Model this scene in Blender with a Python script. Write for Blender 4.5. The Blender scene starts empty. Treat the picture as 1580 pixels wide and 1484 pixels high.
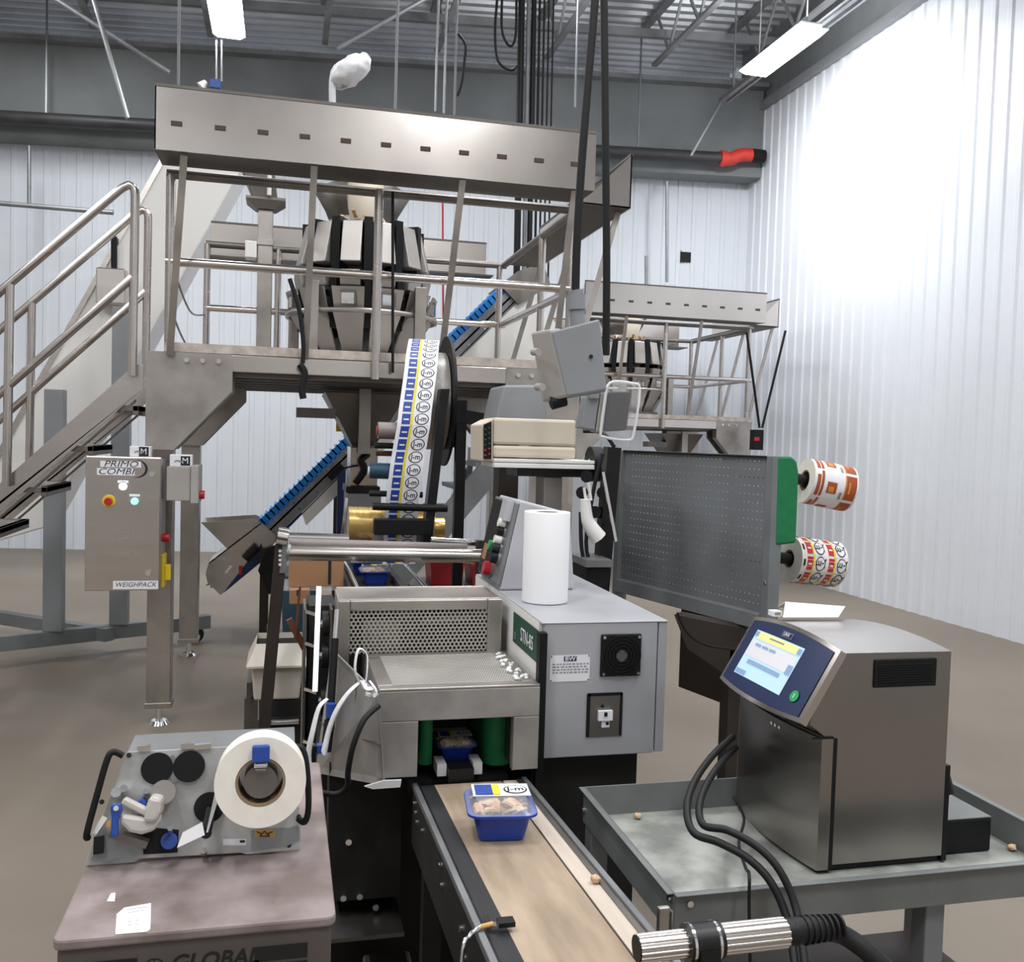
import bpy, math, random
from mathutils import Vector as V, Matrix
random.seed(7)
SC = bpy.context.scene
COL = SC.collection
PI = math.pi

# ------------------------------------------------------------------ camera
F, CX, CY, H = 1450.0, 790.0, 742.0, 1.6          # focal length in px of the 1580 x 1484 photo, eye height
_v1 = V(((440-CX)/F, (668-CY)/F, 1)); _v2 = V(((6900-CX)/F, (857-CY)/F, 1))
AY = _v1.normalized(); AX = (_v2 - AY*_v2.dot(AY)).normalized(); AZ = AY.cross(AX)
if AZ.y > 0: AZ = -AZ
CAM = V((0, 0, H))
cd = bpy.data.cameras.new('camera'); cam = bpy.data.objects.new('camera', cd); COL.objects.link(cam)
cd.sensor_width = 36; cd.sensor_fit = 'HORIZONTAL'; cd.lens = F/1580*36; cd.clip_start = .05; cd.clip_end = 100
cam.matrix_world = Matrix(((AX.x, -AX.y, -AX.z, 0), (AY.x, -AY.y, -AY.z, 0), (AZ.x, -AZ.y, -AZ.z, H), (0, 0, 0, 1)))
SC.camera = cam

def ray(px, py):
    r = V(((px-CX)/F, (py-CY)/F, 1)); return V((AX.dot(r), AY.dot(r), AZ.dot(r)))
def at(px, py, y=None, x=None, z=None):
    """the point of a real plane x=, y= or z= that the photo shows at this pixel (used to measure the place)"""
    r = ray(px, py)
    t = y/r.y if y is not None else x/r.x if x is not None else (z-H)/r.z
    return CAM + r*t
def onpl(px, py, o, n, h=0):
    r = ray(px, py); return CAM + r*(((o + n*h) - CAM).dot(n)/r.dot(n))

# ------------------------------------------------------------------ materials
MATS = {}
def mat(name, col, rough=.5, metal=0, var=.0, vscale=6, bump=0, stretch=(1, 1, 1), emit=0, trans=0, alpha=1, col2=None, coat=0, spec=.5):
    m = bpy.data.materials.new(name); m.use_nodes = True; nt = m.node_tree; b = nt.nodes['Principled BSDF']
    b.inputs['Base Color'].default_value = (*col, 1); b.inputs['Roughness'].default_value = rough; b.inputs['Metallic'].default_value = metal
    b.inputs['Specular IOR Level'].default_value = spec
    if coat: b.inputs['Coat Weight'].default_value = coat
    if emit: b.inputs['Emission Color'].default_value = (*col, 1); b.inputs['Emission Strength'].default_value = emit
    if trans: b.inputs['Transmission Weight'].default_value = trans
    if alpha < 1: b.inputs['Alpha'].default_value = alpha
    if var or bump or col2:
        tc = nt.nodes.new('ShaderNodeTexCoord'); mp = nt.nodes.new('ShaderNodeMapping'); mp.inputs['Scale'].default_value = stretch
        nz = nt.nodes.new('ShaderNodeTexNoise'); nz.inputs['Scale'].default_value = vscale; nz.inputs['Detail'].default_value = 6
        nt.links.new(tc.outputs['Object'], mp.inputs[0]); nt.links.new(mp.outputs[0], nz.inputs['Vector'])
        rp = nt.nodes.new('ShaderNodeValToRGB'); c2 = col2 or tuple(c*(1-var) for c in col)
        rp.color_ramp.elements[0].color = (*c2, 1); rp.color_ramp.elements[0].position = .36
        rp.color_ramp.elements[1].color = (*col, 1); rp.color_ramp.elements[1].position = .64
        nt.links.new(nz.outputs['Fac'], rp.inputs[0]); nt.links.new(rp.outputs[0], b.inputs['Base Color'])
        if metal:
            mr = nt.nodes.new('ShaderNodeMapRange'); mr.inputs['To Min'].default_value = rough*.75; mr.inputs['To Max'].default_value = min(1, rough*1.3)
            nt.links.new(nz.outputs['Fac'], mr.inputs['Value']); nt.links.new(mr.outputs[0], b.inputs['Roughness'])
        if bump:
            bp = nt.nodes.new('ShaderNodeBump'); bp.inputs['Strength'].default_value = bump; bp.inputs['Distance'].default_value = .01
            nt.links.new(nz.outputs['Fac'], bp.inputs['Height']); nt.links.new(bp.outputs[0], b.inputs['Normal'])
    MATS[name] = m; return m
def perforate(name, u, v, pu, pv, r, hexa=False):
    """real see-through holes cut by a procedural pattern along directions u and v"""
    m = MATS[name]; nt = m.node_tree; b = nt.nodes['Principled BSDF']; N = nt.nodes.new; L = nt.links.new
    tc = N('ShaderNodeTexCoord')
    def axis(d, p):
        vm = N('ShaderNodeVectorMath'); vm.operation = 'DOT_PRODUCT'; vm.inputs[1].default_value = d; L(tc.outputs['Object'], vm.inputs[0])
        s = N('ShaderNodeMath'); s.operation = 'DIVIDE'; s.inputs[1].default_value = p; L(vm.outputs['Value'], s.inputs[0]); return s
    def mth(op, a, c):
        n = N('ShaderNodeMath'); n.operation = op
        for i, q in ((0, a), (1, c)):
            if isinstance(q, (int, float)): n.inputs[i].default_value = q
            elif q is not None: L(q.outputs[0], n.inputs[i])
        return n
    U, W = axis(u, pu), axis(v, pv)
    if hexa:
        fl = mth('FLOOR', W, None); md = mth('FLOORED_MODULO', fl, 2); U = mth('ADD', U, mth('MULTIPLY', md, .5))
    a = mth('SUBTRACT', mth('FRACT', U, None), .5); c = mth('SUBTRACT', mth('FRACT', W, None), .5)
    a = mth('MULTIPLY', a, pu); c = mth('MULTIPLY', c, pv)
    d = mth('SQRT', mth('ADD', mth('MULTIPLY', a, a), mth('MULTIPLY', c, c)), None)
    g = mth('GREATER_THAN', d, r); L(g.outputs[0], b.inputs['Alpha'])

S = lambda h: tuple(((int(h[i:i+2], 16)/255)/12.92 if int(h[i:i+2], 16) < 11 else ((int(h[i:i+2], 16)/255+.055)/1.055)**2.4) for i in (0, 2, 4))
mat('stainless', (.64, .595, .56), .25, 1, .05, 3, stretch=(1, 1, 6))
mat('coder_steel', (.35, .33, .31), .3, 1, .08, 2)
mat('shaded_steel', (.16, .145, .13), .5, .8, .3, 3)  # guard steel with the shade of its underside put into the colour
mat('stainless_sheet', (.70, .65, .61), .19, 1, .10, 1.5, bump=.05)
mat('sheet_dull', (.43, .41, .39), .5, .55, .35, 7)
mat('stainless_dull', (.50, .465, .43), .42, 1, .25, 5)
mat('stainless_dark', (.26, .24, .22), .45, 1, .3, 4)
mat('hopper_satin', (.50, .47, .445), .42, .75, .12, 5)
mat('tread_dirt', (.66, .58, .52), .55, .3, .35, 14)
mat('slot_rust', S('4a3a2e'), .7)
mat('chrome', (.85, .85, .86), .12, 1)
mat('aluminium', (.74, .74, .73), .33, 1, .1, 8)
mat('galvanised', (.30, .31, .32), .45, .7, .2, 7)
mat('deck_metal', (.66, .68, .71), .42, .45, .3, 1.2)
mat('joist_paint', (.27, .275, .285), .6, .2, .3, 3)
mat('bulkhead_paint', S('85898a'), .8, 0, .3, .8)
mat('wall_panel', S('dfe3ea'), .38, 0, .05, .7)
mat('wall_panel_back', S('d6dbe2'), .5, 0, .08, .5)
mat('wall_shade', S('c6c6c6'), .6, 0, .5, .35, col2=S('8d8a88'))
mat('concrete', S('8a7f72'), .5, 0, .32, .35, spec=.35)
mat('grey_paint', S('7a7e80'), .5, 0, .15, 8)
mat('cart_grey', S('7a7d7c'), .48, .2, .2, 9)
mat('cart_floor', S('aeb0aa'), .5, .2, .3, 11, col2=S('7f817c'))
mat('box_grey', S('8b8e91'), .5, 0, .1, 6)
mat('reel_grey', S('aeaaa4'), .35, 0, .2, 30)
mat('belt_pale', S('cdbfb0'), .65, 0, .15, 6, stretch=(5, .8, 1))
mat('console_grey', S('bdbdc2'), .5, 0, .08, 5)
mat('box_beige_grey', S('aaa5a0'), .5, 0, .1, 6)
mat('cabinet_grey', S('b6b7bc'), .42, .25, .22, 3)
mat('black', (.008, .008, .009), .5, spec=.25)
mat('black_rubber', (.011, .011, .012), .55, spec=.3)
mat('black_metal', (.02, .02, .021), .38, .5, .3, 10)
mat('machine_black', (.012, .0115, .011), .6, .1, .4, 9)
mat('dark_brown_metal', S('3a322c'), .55, .3, .3, 6)
mat('white_plastic', S('eceae6'), .45)
mat('white_paper', S('fbfbfd'), .7)
mat('plate_worn', S('c2c2c0'), .42, .45, .35, 11)
mat('cast_white', S('c4bfb8'), .45, .2, .1, 9)
mat('strut_glow', (1, 1, 1), .5, emit=1.0)
mat('label_side', S('efe9df'), .75, 0, .06, 30, stretch=(1, 1, 1))
mat('cardboard', S('a97f5c'), .8, 0, .12, 6)
mat('cardboard_core', S('8d765c'), .85)
mat('desk_top', S('948786'), .5, 0, .24, 11, col2=S('71645f'))
mat('desk_body', S('5e5654'), .6, 0, .2, 9)
mat('desk_ink', S('191716'), .6)
mat('sounder_cream', S('8f7a55'), .5)
mat('pipe_dark', (.05, .05, .052), .5, .2, .3, 4)
mat('beige', S('cfc4b2'), .55, 0, .05, 8)
mat('bin_white', S('cfc6bb'), .5, 0, .1, 6)
mat('blue_belt', S('1784da'), .45, 0, .1, 20)
mat('blue_cleat', S('3fabf5'), .42)
mat('navy', S('1c2c5c'), .45)
mat('blue_clip', S('27489a'), .4)
mat('blue_tub', S('1f3fa0'), .35, 0, .1, 8)
mat('blue_steel', S('2b4350'), .5)
mat('roller_grey', S('8b8280'), .5, .2, .1, 20)
mat('roller_blue', S('1d4257'), .55)
mat('brown_bar', S('5a3320'), .5)
mat('gold_film', S('e0bd78'), .28, .6, .08, 9, stretch=(30, 1, 1))
mat('red', S('b5202a'), .4)
mat('red_pipe', S('d0392a'), .45, 0, .15, 10)
mat('yellow', S('e2c521'), .45)
mat('green_sign', S('1d4a38'), .5)
mat('green_belt', S('0f7a48'), .6, 0, .15, 30)
mat('green_dark', S('0b5a3a'), .6)
mat('green_button', S('1fa35a'), .35)
mat('belt_beige', S('b09c87'), .65, 0, .3, 3.5, stretch=(5, .8, 1), col2=S('8c7a66'))
mat('belt_black', S('27272a'), .6, 0, .3, 8, stretch=(6, .7, 1))
mat('mushroom', S('e6cdb0'), .7, 0, .35, 40, col2=S('b98d63'))
mat('chips', S('c9ab84'), .6, 0, .4, 30)
mat('film_clear', (.9, .92, .95), .12, 0, trans=.0, alpha=.22)
mat('dome_clear', (.95, .96, .98), .3, 0, alpha=.13, spec=.2)
mat('dome_rim', (.92, .93, .95), .3, 0, alpha=.75)
mat('plastic_sheet', S('e9e9ea'), .35, 0, .1, 12, alpha=.92)
mat('bag_white', S('f1f2f4'), .5, 0, .12, 14, bump=.6)
mat('lamp_lens', (1, 1, 1), .5, emit=14)
mat('lamp_body', S('d8dadc'), .5)
mat('led_white', (.9, .93, 1), .4, emit=6)
mat('led_green', (.25, .9, .6), .4, emit=1.6)
mat('screen_blue', S('a9c7dd'), .3, emit=.55)
mat('screen_yellow', S('d3cf8a'), .3, emit=.5)
mat('screen_bar', S('7d97b8'), .3, emit=.4)
mat('bezel_navy', S('17274f'), .35)
mat('label_blue', S('1c3f96'), .45)
mat('label_yellow', S('e5d22c'), .45)
mat('label_red', S('c3262b'), .45)
mat('label_white', S('e9e9ee'), .45)
mat('label_brown', S('a2502a'), .45)
mat('label_orange', S('d98a3c'), .45)
mat('ink', S('1b1b1f'), .6)
mat('ink_grey', S('8f9094'), .6)
mat('sticker_orange', S('c79a55'), .6)
mat('pink_print', S('b98a86'), .4, .6)
mat('peg_panel', S('83878a'), .45, .2, .2, 2.5)
mat('mesh_panel', S('b9b5ad'), .4, .4, .15, 8)
mat('lid_mesh', S('c4c0b9'), .4, .4, .15, 8)
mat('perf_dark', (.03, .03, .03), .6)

# ------------------------------------------------------------------ mesh builder
def frame_of(d, up=V((0, 0, 1))):
    d = d.normalized()
    if abs(d.dot(up)) > .97: up = V((0, 1, 0)) if abs(d.y) < .9 else V((1, 0, 0))
    s = d.cross(up).normalized(); return s, s.cross(d).normalized()
class MB:
    def __init__(s, m='stainless'): s.v = []; s.f = []; s.fm = []; s.sm = []; s.ms = []; s.m = m
    def use(s, m): s.m = m; return s
    def add(s, vs, fs, smooth=False):
        if s.m not in s.ms: s.ms.append(s.m)
        k = s.ms.index(s.m); b = len(s.v); s.v += [V(p) for p in vs]
        for f in fs: s.f.append([b+i for i in f]); s.fm.append(k); s.sm.append(smooth)
        return s
    def box(s, x0, x1, y0, y1, z0, z1):
        x0, x1 = sorted((x0, x1)); y0, y1 = sorted((y0, y1)); z0, z1 = sorted((z0, z1))
        return s.hexa([(x0, y0, z0), (x1, y0, z0), (x1, y1, z0), (x0, y1, z0), (x0, y0, z1), (x1, y0, z1), (x1, y1, z1), (x0, y1, z1)])
    def hexa(s, p): return s.add(p, [(0, 3, 2, 1), (4, 5, 6, 7), (0, 1, 5, 4), (1, 2, 6, 5), (2, 3, 7, 6), (3, 0, 4, 7)])
    def obox(s, c, u, v, w):
        c = V(c); return s.hexa([c-u-v-w, c+u-v-w, c+u+v-w, c-u+v-w, c-u-v+w, c+u-v+w, c+u+v+w, c-u+v+w])
    def bar(s, p, q, w, h=None, up=V((0, 0, 1))):
        p, q = V(p), V(q); h = h or w; a, b = frame_of(q-p, up); return s.obox((p+q)/2, (q-p)/2, a*w/2, b*h/2)
    def prism(s, poly, vec):
        n = len(poly); vec = V(vec); a = [V(p) for p in poly]; b = [p+vec for p in a]
        return s.add(a+b, [list(range(n))[::-1], list(range(n, 2*n))] + [(i, (i+1) % n, n+(i+1) % n, n+i) for i in range(n)])
    def poly(s, pts, smooth=False): return s.add(pts, [list(range(len(pts)))], smooth)
    def cyl(s, p, q, r, r2=None, n=20, caps=True):
        p, q = V(p), V(q); r2 = r if r2 is None else r2; a, b = frame_of(q-p)
        c = [a*math.cos(2*PI*i/n)+b*math.sin(2*PI*i/n) for i in range(n)]
        s.add([p+k*r for k in c]+[q+k*r2 for k in c], [(i, (i+1) % n, n+(i+1) % n, n+i) for i in range(n)], True)
        if caps:
            if r > 0: s.add([p+k*r for k in c], [list(range(n))[::-1]])
            if r2 > 0: s.add([q+k*r2 for k in c], [list(range(n))])
        return s
    def pipe(s, p, q, ro, ri, n=28):
        p, q = V(p), V(q); a, b = frame_of(q-p); c = [a*math.cos(2*PI*i/n)+b*math.sin(2*PI*i/n) for i in range(n)]
        for r in (ro, ri): s.add([p+k*r for k in c]+[q+k*r for k in c], [(i, (i+1) % n, n+(i+1) % n, n+i) for i in range(n)], True)
        for e in (p, q): s.add([e+k*ro for k in c]+[e+k*ri for k in c], [(i, (i+1) % n, n+(i+1) % n, n+i) for i in range(n)])
        return s
    def tube(s, pts, r, n=8, sub=6, smooth=True, flat=None):
        pts = [V(p) for p in pts]
        if sub and len(pts) > 2:
            o = []
            for i in range(len(pts)-1):
                a, b, c, d = pts[max(i-1, 0)], pts[i], pts[i+1], pts[min(i+2, len(pts)-1)]
                for k in range(sub):
                    t = k/sub; o.append(.5*((2*b)+(c-a)*t+(2*a-5*b+4*c-d)*t*t+(3*b-a-3*c+d)*t**3))
            pts = o+[pts[-1]]
        vs = []; up = None
        for i, p in enumerate(pts):
            d = (pts[min(i+1, len(pts)-1)]-pts[max(i-1, 0)]).normalized()
            if up is None: a, b = frame_of(d)
            else:
                a = d.cross(up)
                a = a.normalized() if a.length > 1e-5 else frame_of(d)[0]; b = a.cross(d).normalized()
            up = b; rr = r(i/(len(pts)-1)) if callable(r) else r; fl = flat or 1
            vs += [p+a*rr*math.cos(2*PI*k/n)+b*rr*fl*math.sin(2*PI*k/n) for k in range(n)]
        fs = [(i*n+k, i*n+(k+1) % n, (i+1)*n+(k+1) % n, (i+1)*n+k) for i in range(len(pts)-1) for k in range(n)]
        s.add(vs, fs, smooth); L = len(vs); return s.add(vs[:n]+vs[L-n:], [list(range(n))[::-1], list(range(n, 2*n))])
    def lathe(s, prof, c=(0, 0, 0), n=24, axis=None):
        c = V(c); ax = V(axis or (0, 0, 1)); a, b = frame_of(ax); vs = []
        for r, z in prof: vs += [c+ax*z+(a*math.cos(2*PI*k/n)+b*math.sin(2*PI*k/n))*r for k in range(n)]
        return s.add(vs, [(i*n+k, i*n+(k+1) % n, (i+1)*n+(k+1) % n, (i+1)*n+k) for i in range(len(prof)-1) for k in range(n)], True)
    def ball(s, c, r, rz=None, n=12):
        rz = rz or r; return s.lathe([(r*math.sin(PI*i/n)+1e-5, -rz*math.cos(PI*i/n)) for i in range(n+1)], c, n)
    def disc(s, c, nrm, r, n=24, ry=None, up=V((0, 0, 1))):
        a, b = frame_of(V(nrm), up); return s.add([V(c)+a*r*math.cos(2*PI*i/n)+b*(ry or r)*math.sin(2*PI*i/n) for i in range(n)], [list(range(n))])
    def grid(s, fn, nu, nv, smooth=True):
        return s.add([fn(i/nu, j/nv) for j in range(nv+1) for i in range(nu+1)], [(j*(nu+1)+i, j*(nu+1)+i+1, (j+1)*(nu+1)+i+1, (j+1)*(nu+1)+i) for j in range(nv) for i in range(nu)], smooth)
    def build(s, name, parent=None, bev=0, seg=2):
        me = bpy.data.meshes.new(name); base = parent_loc(parent) if parent else V((0, 0, 0))
        me.from_pydata([p-base for p in s.v], [], s.f)
        for k in s.ms: me.materials.append(MATS[k])
        me.polygons.foreach_set('material_index', s.fm); me.polygons.foreach_set('use_smooth', s.sm); me.update()
        o = bpy.data.objects.new(name, me); COL.objects.link(o)
        if parent: o.parent = parent
        if bev:
            b = o.modifiers.new('bevel', 'BEVEL'); b.width = bev; b.segments = seg; b.limit_method = 'ANGLE'; b.angle_limit = .7; b.harden_normals = False
        return o
def parent_loc(o):
    p = V((0, 0, 0))
    while o: p += o.location; o = o.parent
    return p
def tag(o, label, cat, group=None, kind=None):
    o['label'] = label; o['category'] = cat
    if group: o['group'] = group
    if kind: o['kind'] = kind
    return o
def thing(name, label, cat, loc=(0, 0, 0), group=None):
    o = bpy.data.objects.new(name, None); COL.objects.link(o); o.location = loc; o.empty_display_size = .1
    return tag(o, label, cat, group)
def solo(mb, name, label, cat, group=None, bev=0, kind=None):
    """a thing that is one mesh, its origin at its base"""
    xs = [p.x for p in mb.v]; ys = [p.y for p in mb.v]; zs = [p.z for p in mb.v]
    c = V(((min(xs)+max(xs))/2, (min(ys)+max(ys))/2, min(zs)))
    mb.v = [p-c for p in mb.v]; o = mb.build(name, None, bev); o.location = c
    return tag(o, label, cat, group, kind)
def struct(mb, name, label, cat='building'):
    o = mb.build(name); o['kind'] = 'structure'; o['label'] = label; o['category'] = cat; return o
def dup(root, loc, label, rotz=0, scale=None):
    r = root.copy(); COL.objects.link(r); r.location = loc; r.rotation_euler.z = rotz; r['label'] = label
    if scale: r.scale = (scale,)*3
    for ch in list(root.children):
        c = ch.copy(); COL.objects.link(c); c.parent = r
        for g in ch.children:
            d = g.copy(); COL.objects.link(d); d.parent = c
    return r

# flat artwork laid on a surface; f(u, v, h) gives the surface point
_tc = {}
def text2d(s, size, shear=0, bold=0):
    k = (s, size, shear, bold)
    if k not in _tc:
        c = bpy.data.curves.new('t', 'FONT'); c.body = s; c.size = size; c.align_x = 'CENTER'; c.align_y = 'CENTER'; c.shear = shear; c.offset = bold*size; c.resolution_u = 3
        o = bpy.data.objects.new('t', c); COL.objects.link(o); dg = bpy.context.evaluated_depsgraph_get(); e = o.evaluated_get(dg); m = e.to_mesh()
        _tc[k] = ([(p.co.x, p.co.y) for p in m.vertices], [tuple(p.vertices) for p in m.polygons]); e.to_mesh_clear()
        bpy.data.objects.remove(o); bpy.data.curves.remove(c)
    return _tc[k]
class Art:
    def __init__(s, mb, f): s.mb = mb; s.f = f
    def rect(s, u0, u1, v0, v1, m, h=.0006, nu=1, nv=1):
        s.mb.use(m).grid(lambda a, b: s.f(u0+(u1-u0)*a, v0+(v1-v0)*b, h), nu, nv, nu*nv > 1); return s
    def ell(s, u, v, ru, rv, m, h=.0008, n=20):
        s.mb.use(m).add([s.f(u, v, h)]+[s.f(u+ru*math.cos(2*PI*i/n), v+rv*math.sin(2*PI*i/n), h) for i in range(n)], [(0, 1+i, 1+(i+1) % n) for i in range(n)]); return s
    def text(s, t, u, v, size, m, h=.001, shear=0, bold=.012, sx=1, rot=0):
        vs, fs = text2d(t, size, shear, bold); c, q = math.cos(rot), math.sin(rot)
        s.mb.use(m).add([s.f(u+(a*sx)*c-b*q, v+(a*sx)*q+b*c, h) for a, b in vs], fs); return s
def planar(o, u, v, n): return lambda a, b, h: o+u*a+v*b+n*h
XP, YP, ZP = V((1, 0, 0)), V((0, 1, 0)), V((0, 0, 1))
def front(y): return planar(V((0, y, 0)), XP, ZP, -YP)      # a face that looks towards -Y: u = x, v = z

# ------------------------------------------------------------------ setting
struct(MB('concrete').box(-7.6, 6.3, -3.2, 14.6, -.1, 0), 'floor', 'smooth grey brown concrete floor', 'floor')
SK = -.148                                                     # the back wall and roof run a little skew to the machines
def yb(x, y0): return y0 + SK*(x-4.66)
def ribbed(path, z0, z1, pitch, rib, d, dirn):
    pass
m = MB('wall_panel'); y = -3.2; pr = []
while y < 12.1:
    pr += [(6.10, y), (6.10, y+.105), (6.086, y+.13), (6.086, y+.175)]; y += .2
vs = [(x, yy, z) for x, yy in pr for z in (0, 6.06)]
m.add(vs, [(2*i, 2*i+1, 2*i+3, 2*i+2) for i in range(len(pr)-1)])
struct(m, 'wall_right', 'tall white ribbed metal panel wall on the right', 'wall')
m = MB('wall_panel_back'); pr = []; x = -7.6
while x < 6.1:
    pr += [(x, 0), (x+.13, 0), (x+.14, -.012), (x+.19, -.012), (x+.2, 0)]; x += .2
vs = [(x, yb(x, 12.15)+d, z) for x, d in pr for z in (0, 6.6)]
m.add(vs, [(2*i, 2*i+1, 2*i+3, 2*i+2) for i in range(len(pr)-1)])
struct(m, 'wall_back', 'white ribbed metal wall across the back', 'wall')
struct(MB('wall_shade').box(-7.75, -7.6, -3.2, 14.6, 0, 7.2), 'wall_left', 'plain white wall on the left', 'wall')
struct(MB('wall_shade').box(-7.6, 6.3, -3.35, -3.2, 0, 7.2), 'wall_front', 'plain white wall behind the viewer', 'wall')
m = MB('bulkhead_paint')
m.prism([(-7.6, yb(-7.6, 11.75), 5.17), (6.07, yb(6.07, 11.75), 5.17), (6.07, yb(6.07, 12.1), 5.17), (-7.6, yb(-7.6, 12.1), 5.17)], (0, 0, 1.13))
struct(m, 'trim_1', 'grey bulkhead band along the top of the back wall', 'bulkhead')
m = MB('joist_paint')
m.prism([(-7.6, yb(-7.6, 11.6), 6.3), (6.07, yb(6.07, 11.6), 6.3), (6.07, yb(6.07, 12.1), 6.3), (-7.6, yb(-7.6, 12.1), 6.3)], (0, 0, .06))
struct(m, 'trim_2', 'steel ledge above the grey bulkhead', 'ledge')
m = MB('box_grey').box(6.02, 6.09, -3.2, 11.7, 6.05, 6.09).box(6.02, 6.03, -3.2, 11.7, 6.09, 6.15)
struct(m, 'trim_3', 'steel channel capping the ribbed right wall', 'channel')
struct(MB('bulkhead_paint').box(6.12, 6.25, -3.2, 12.3, 6.02, 7.2), 'trim_4', 'grey upper wall above the steel channel', 'wall')
# roof deck: corrugations run across, slightly skew
m = MB('deck_metal'); pr = []; y = -1.8
while y < 15.2:
    pr += [(y, 7.1), (y+.09, 7.1), (y+.11, 7.06), (y+.17, 7.06), (y+.19, 7.1)]; y += .2
vs = [(x, yy+SK*(x-4.66), z) for yy, z in pr for x in (-7.6, 6.3)]
m.add(vs, [(2*i, 2*i+1, 2*i+3, 2*i+2) for i in range(len(pr)-1)])
struct(m, 'ceiling', 'corrugated steel roof deck', 'ceiling')
for i, x in enumerate((-5.05, -3.69, -2.33, -.97, .39, 1.75, 3.11, 4.47, 5.6)):
    y1 = yb(x, 11.75); m = MB('joist_paint')
    m.box(x-.05, x+.05, 1, y1, 7.0, 7.05).box(x-.035, x+.035, 1, y1-.35, 6.38, 6.42)
    n = 22; dy = (y1-.4-2)/n
    for k in range(n): m.bar((x, 2+k*dy, 6.4 if k % 2 else 7.0), (x, 2+(k+1)*dy, 7.0 if k % 2 else 6.4), .028)
    o = struct(m, 'roof_joist', 'open web steel roof joist, bay %d from the left' % (i+1), 'joist')
for k, (y0, z) in enumerate(((11.0, 6.62), (8.6, 6.9), (6.4, 6.62))):
    m = MB('joist_paint').bar((-7.5, yb(-7.5, y0), z), (5.9, yb(5.9, y0), z), .06, .1)
    struct(m, 'cross_beam', ('long dark bridging beam across the joists near the bulkhead', 'dark bridging beam across the joists further forward', 'dark bridging beam across the joists overhead')[k], 'beam')

# ------------------------------------------------------------------ lights
def area(name, loc, sx, sy, power, rot=(0, 0, 0), col=(.98, .99, 1)):
    l = bpy.data.lights.new(name, 'AREA'); l.shape = 'RECTANGLE'; l.size = sx; l.size_y = sy; l.energy = power; l.color = col
    o = bpy.data.objects.new(name, l); COL.objects.link(o); o.location = loc; o.rotation_euler = rot; return o
def fixture(x0, x1, y0, y1, z, label):
    t = thing('ceiling_light', label, 'ceiling light', ((x0+x1)/2, (y0+y1)/2, z), 'fluorescent high bay lights')
    MB('lamp_body').box(x0+.06, x1-.06, y0+.02, y1-.02, z+.05, z+.11).build('housing', t, .01)
    m = MB('lamp_lens')
    m.hexa([(x0+.05, y0+.05, z), (x1-.05, y0+.05, z), (x1-.05, y1-.05, z), (x0+.05, y1-.05, z), (x0, y0, z+.05), (x1, y0, z+.05), (x1, y1, z+.05), (x0, y1, z+.05)]).build('lens', t)
    for yy in (y0+.12, y1-.12): MB('galvanised').cyl(((x0+x1)/2, yy, z+.11), ((x0+x1)/2, yy, 6.98), .008, n=6).build('hanger_rod', t)
    return t
fixture(-.79, -.47, 9.15, 10.25, 5.6, 'glowing fluorescent fixture hung over the first platform')
fixture(4.75, 5.1, 8.42, 9.62, 5.65, 'glowing fluorescent fixture beside the right wall')
area('lamp_right', (4.95, 9.0, 5.62), .3, 1.1, 150, (0, -.6, 0))
area('lamp_over', (-.63, 9.7, 5.58), .3, 1.1, 70)
for x, y, p in ((-4.5, 2.5, 120), (-1.2, 1.0, 120), (2.6, 1.2, 130), (-4.5, 7.5, 130), (1.6, 5.0, 110), (4.0, 4.5, 75), (-3.2, -1.6, 130), (1.8, -1.6, 130), (2.2, 9.3, 90), (-3.0, 10.5, 90)):
    area('lamp_bay_fill', (x, y, 6.3), .5, 1.6, p*.98)  # unseen lamps; the pair behind the viewer added to brighten the front wall
for x, y in ((-2, 8.5), (2.4, 9), (4.9, 8.6)): area('lamp_roof_fill', (x, y, 5.85), .3, 1.2, 40, (PI, 0, 0))  # unseen upward fill lamps added to brighten the roof deck
w = bpy.data.worlds.new('world'); SC.world = w; w.use_nodes = True
w.node_tree.nodes['Background'].inputs[0].default_value = (.75, .78, .85, 1); w.node_tree.nodes['Background'].inputs[1].default_value = .3
SC.view_settings.view_transform = 'Standard'; SC.view_settings.look = 'None'; SC.view_settings.exposure = 0
SC.cycles.use_denoising = True; SC.cycles.max_bounces = 8; SC.cycles.transparent_max_bounces = 16; SC.cycles.sample_clamp_indirect = 6

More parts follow.
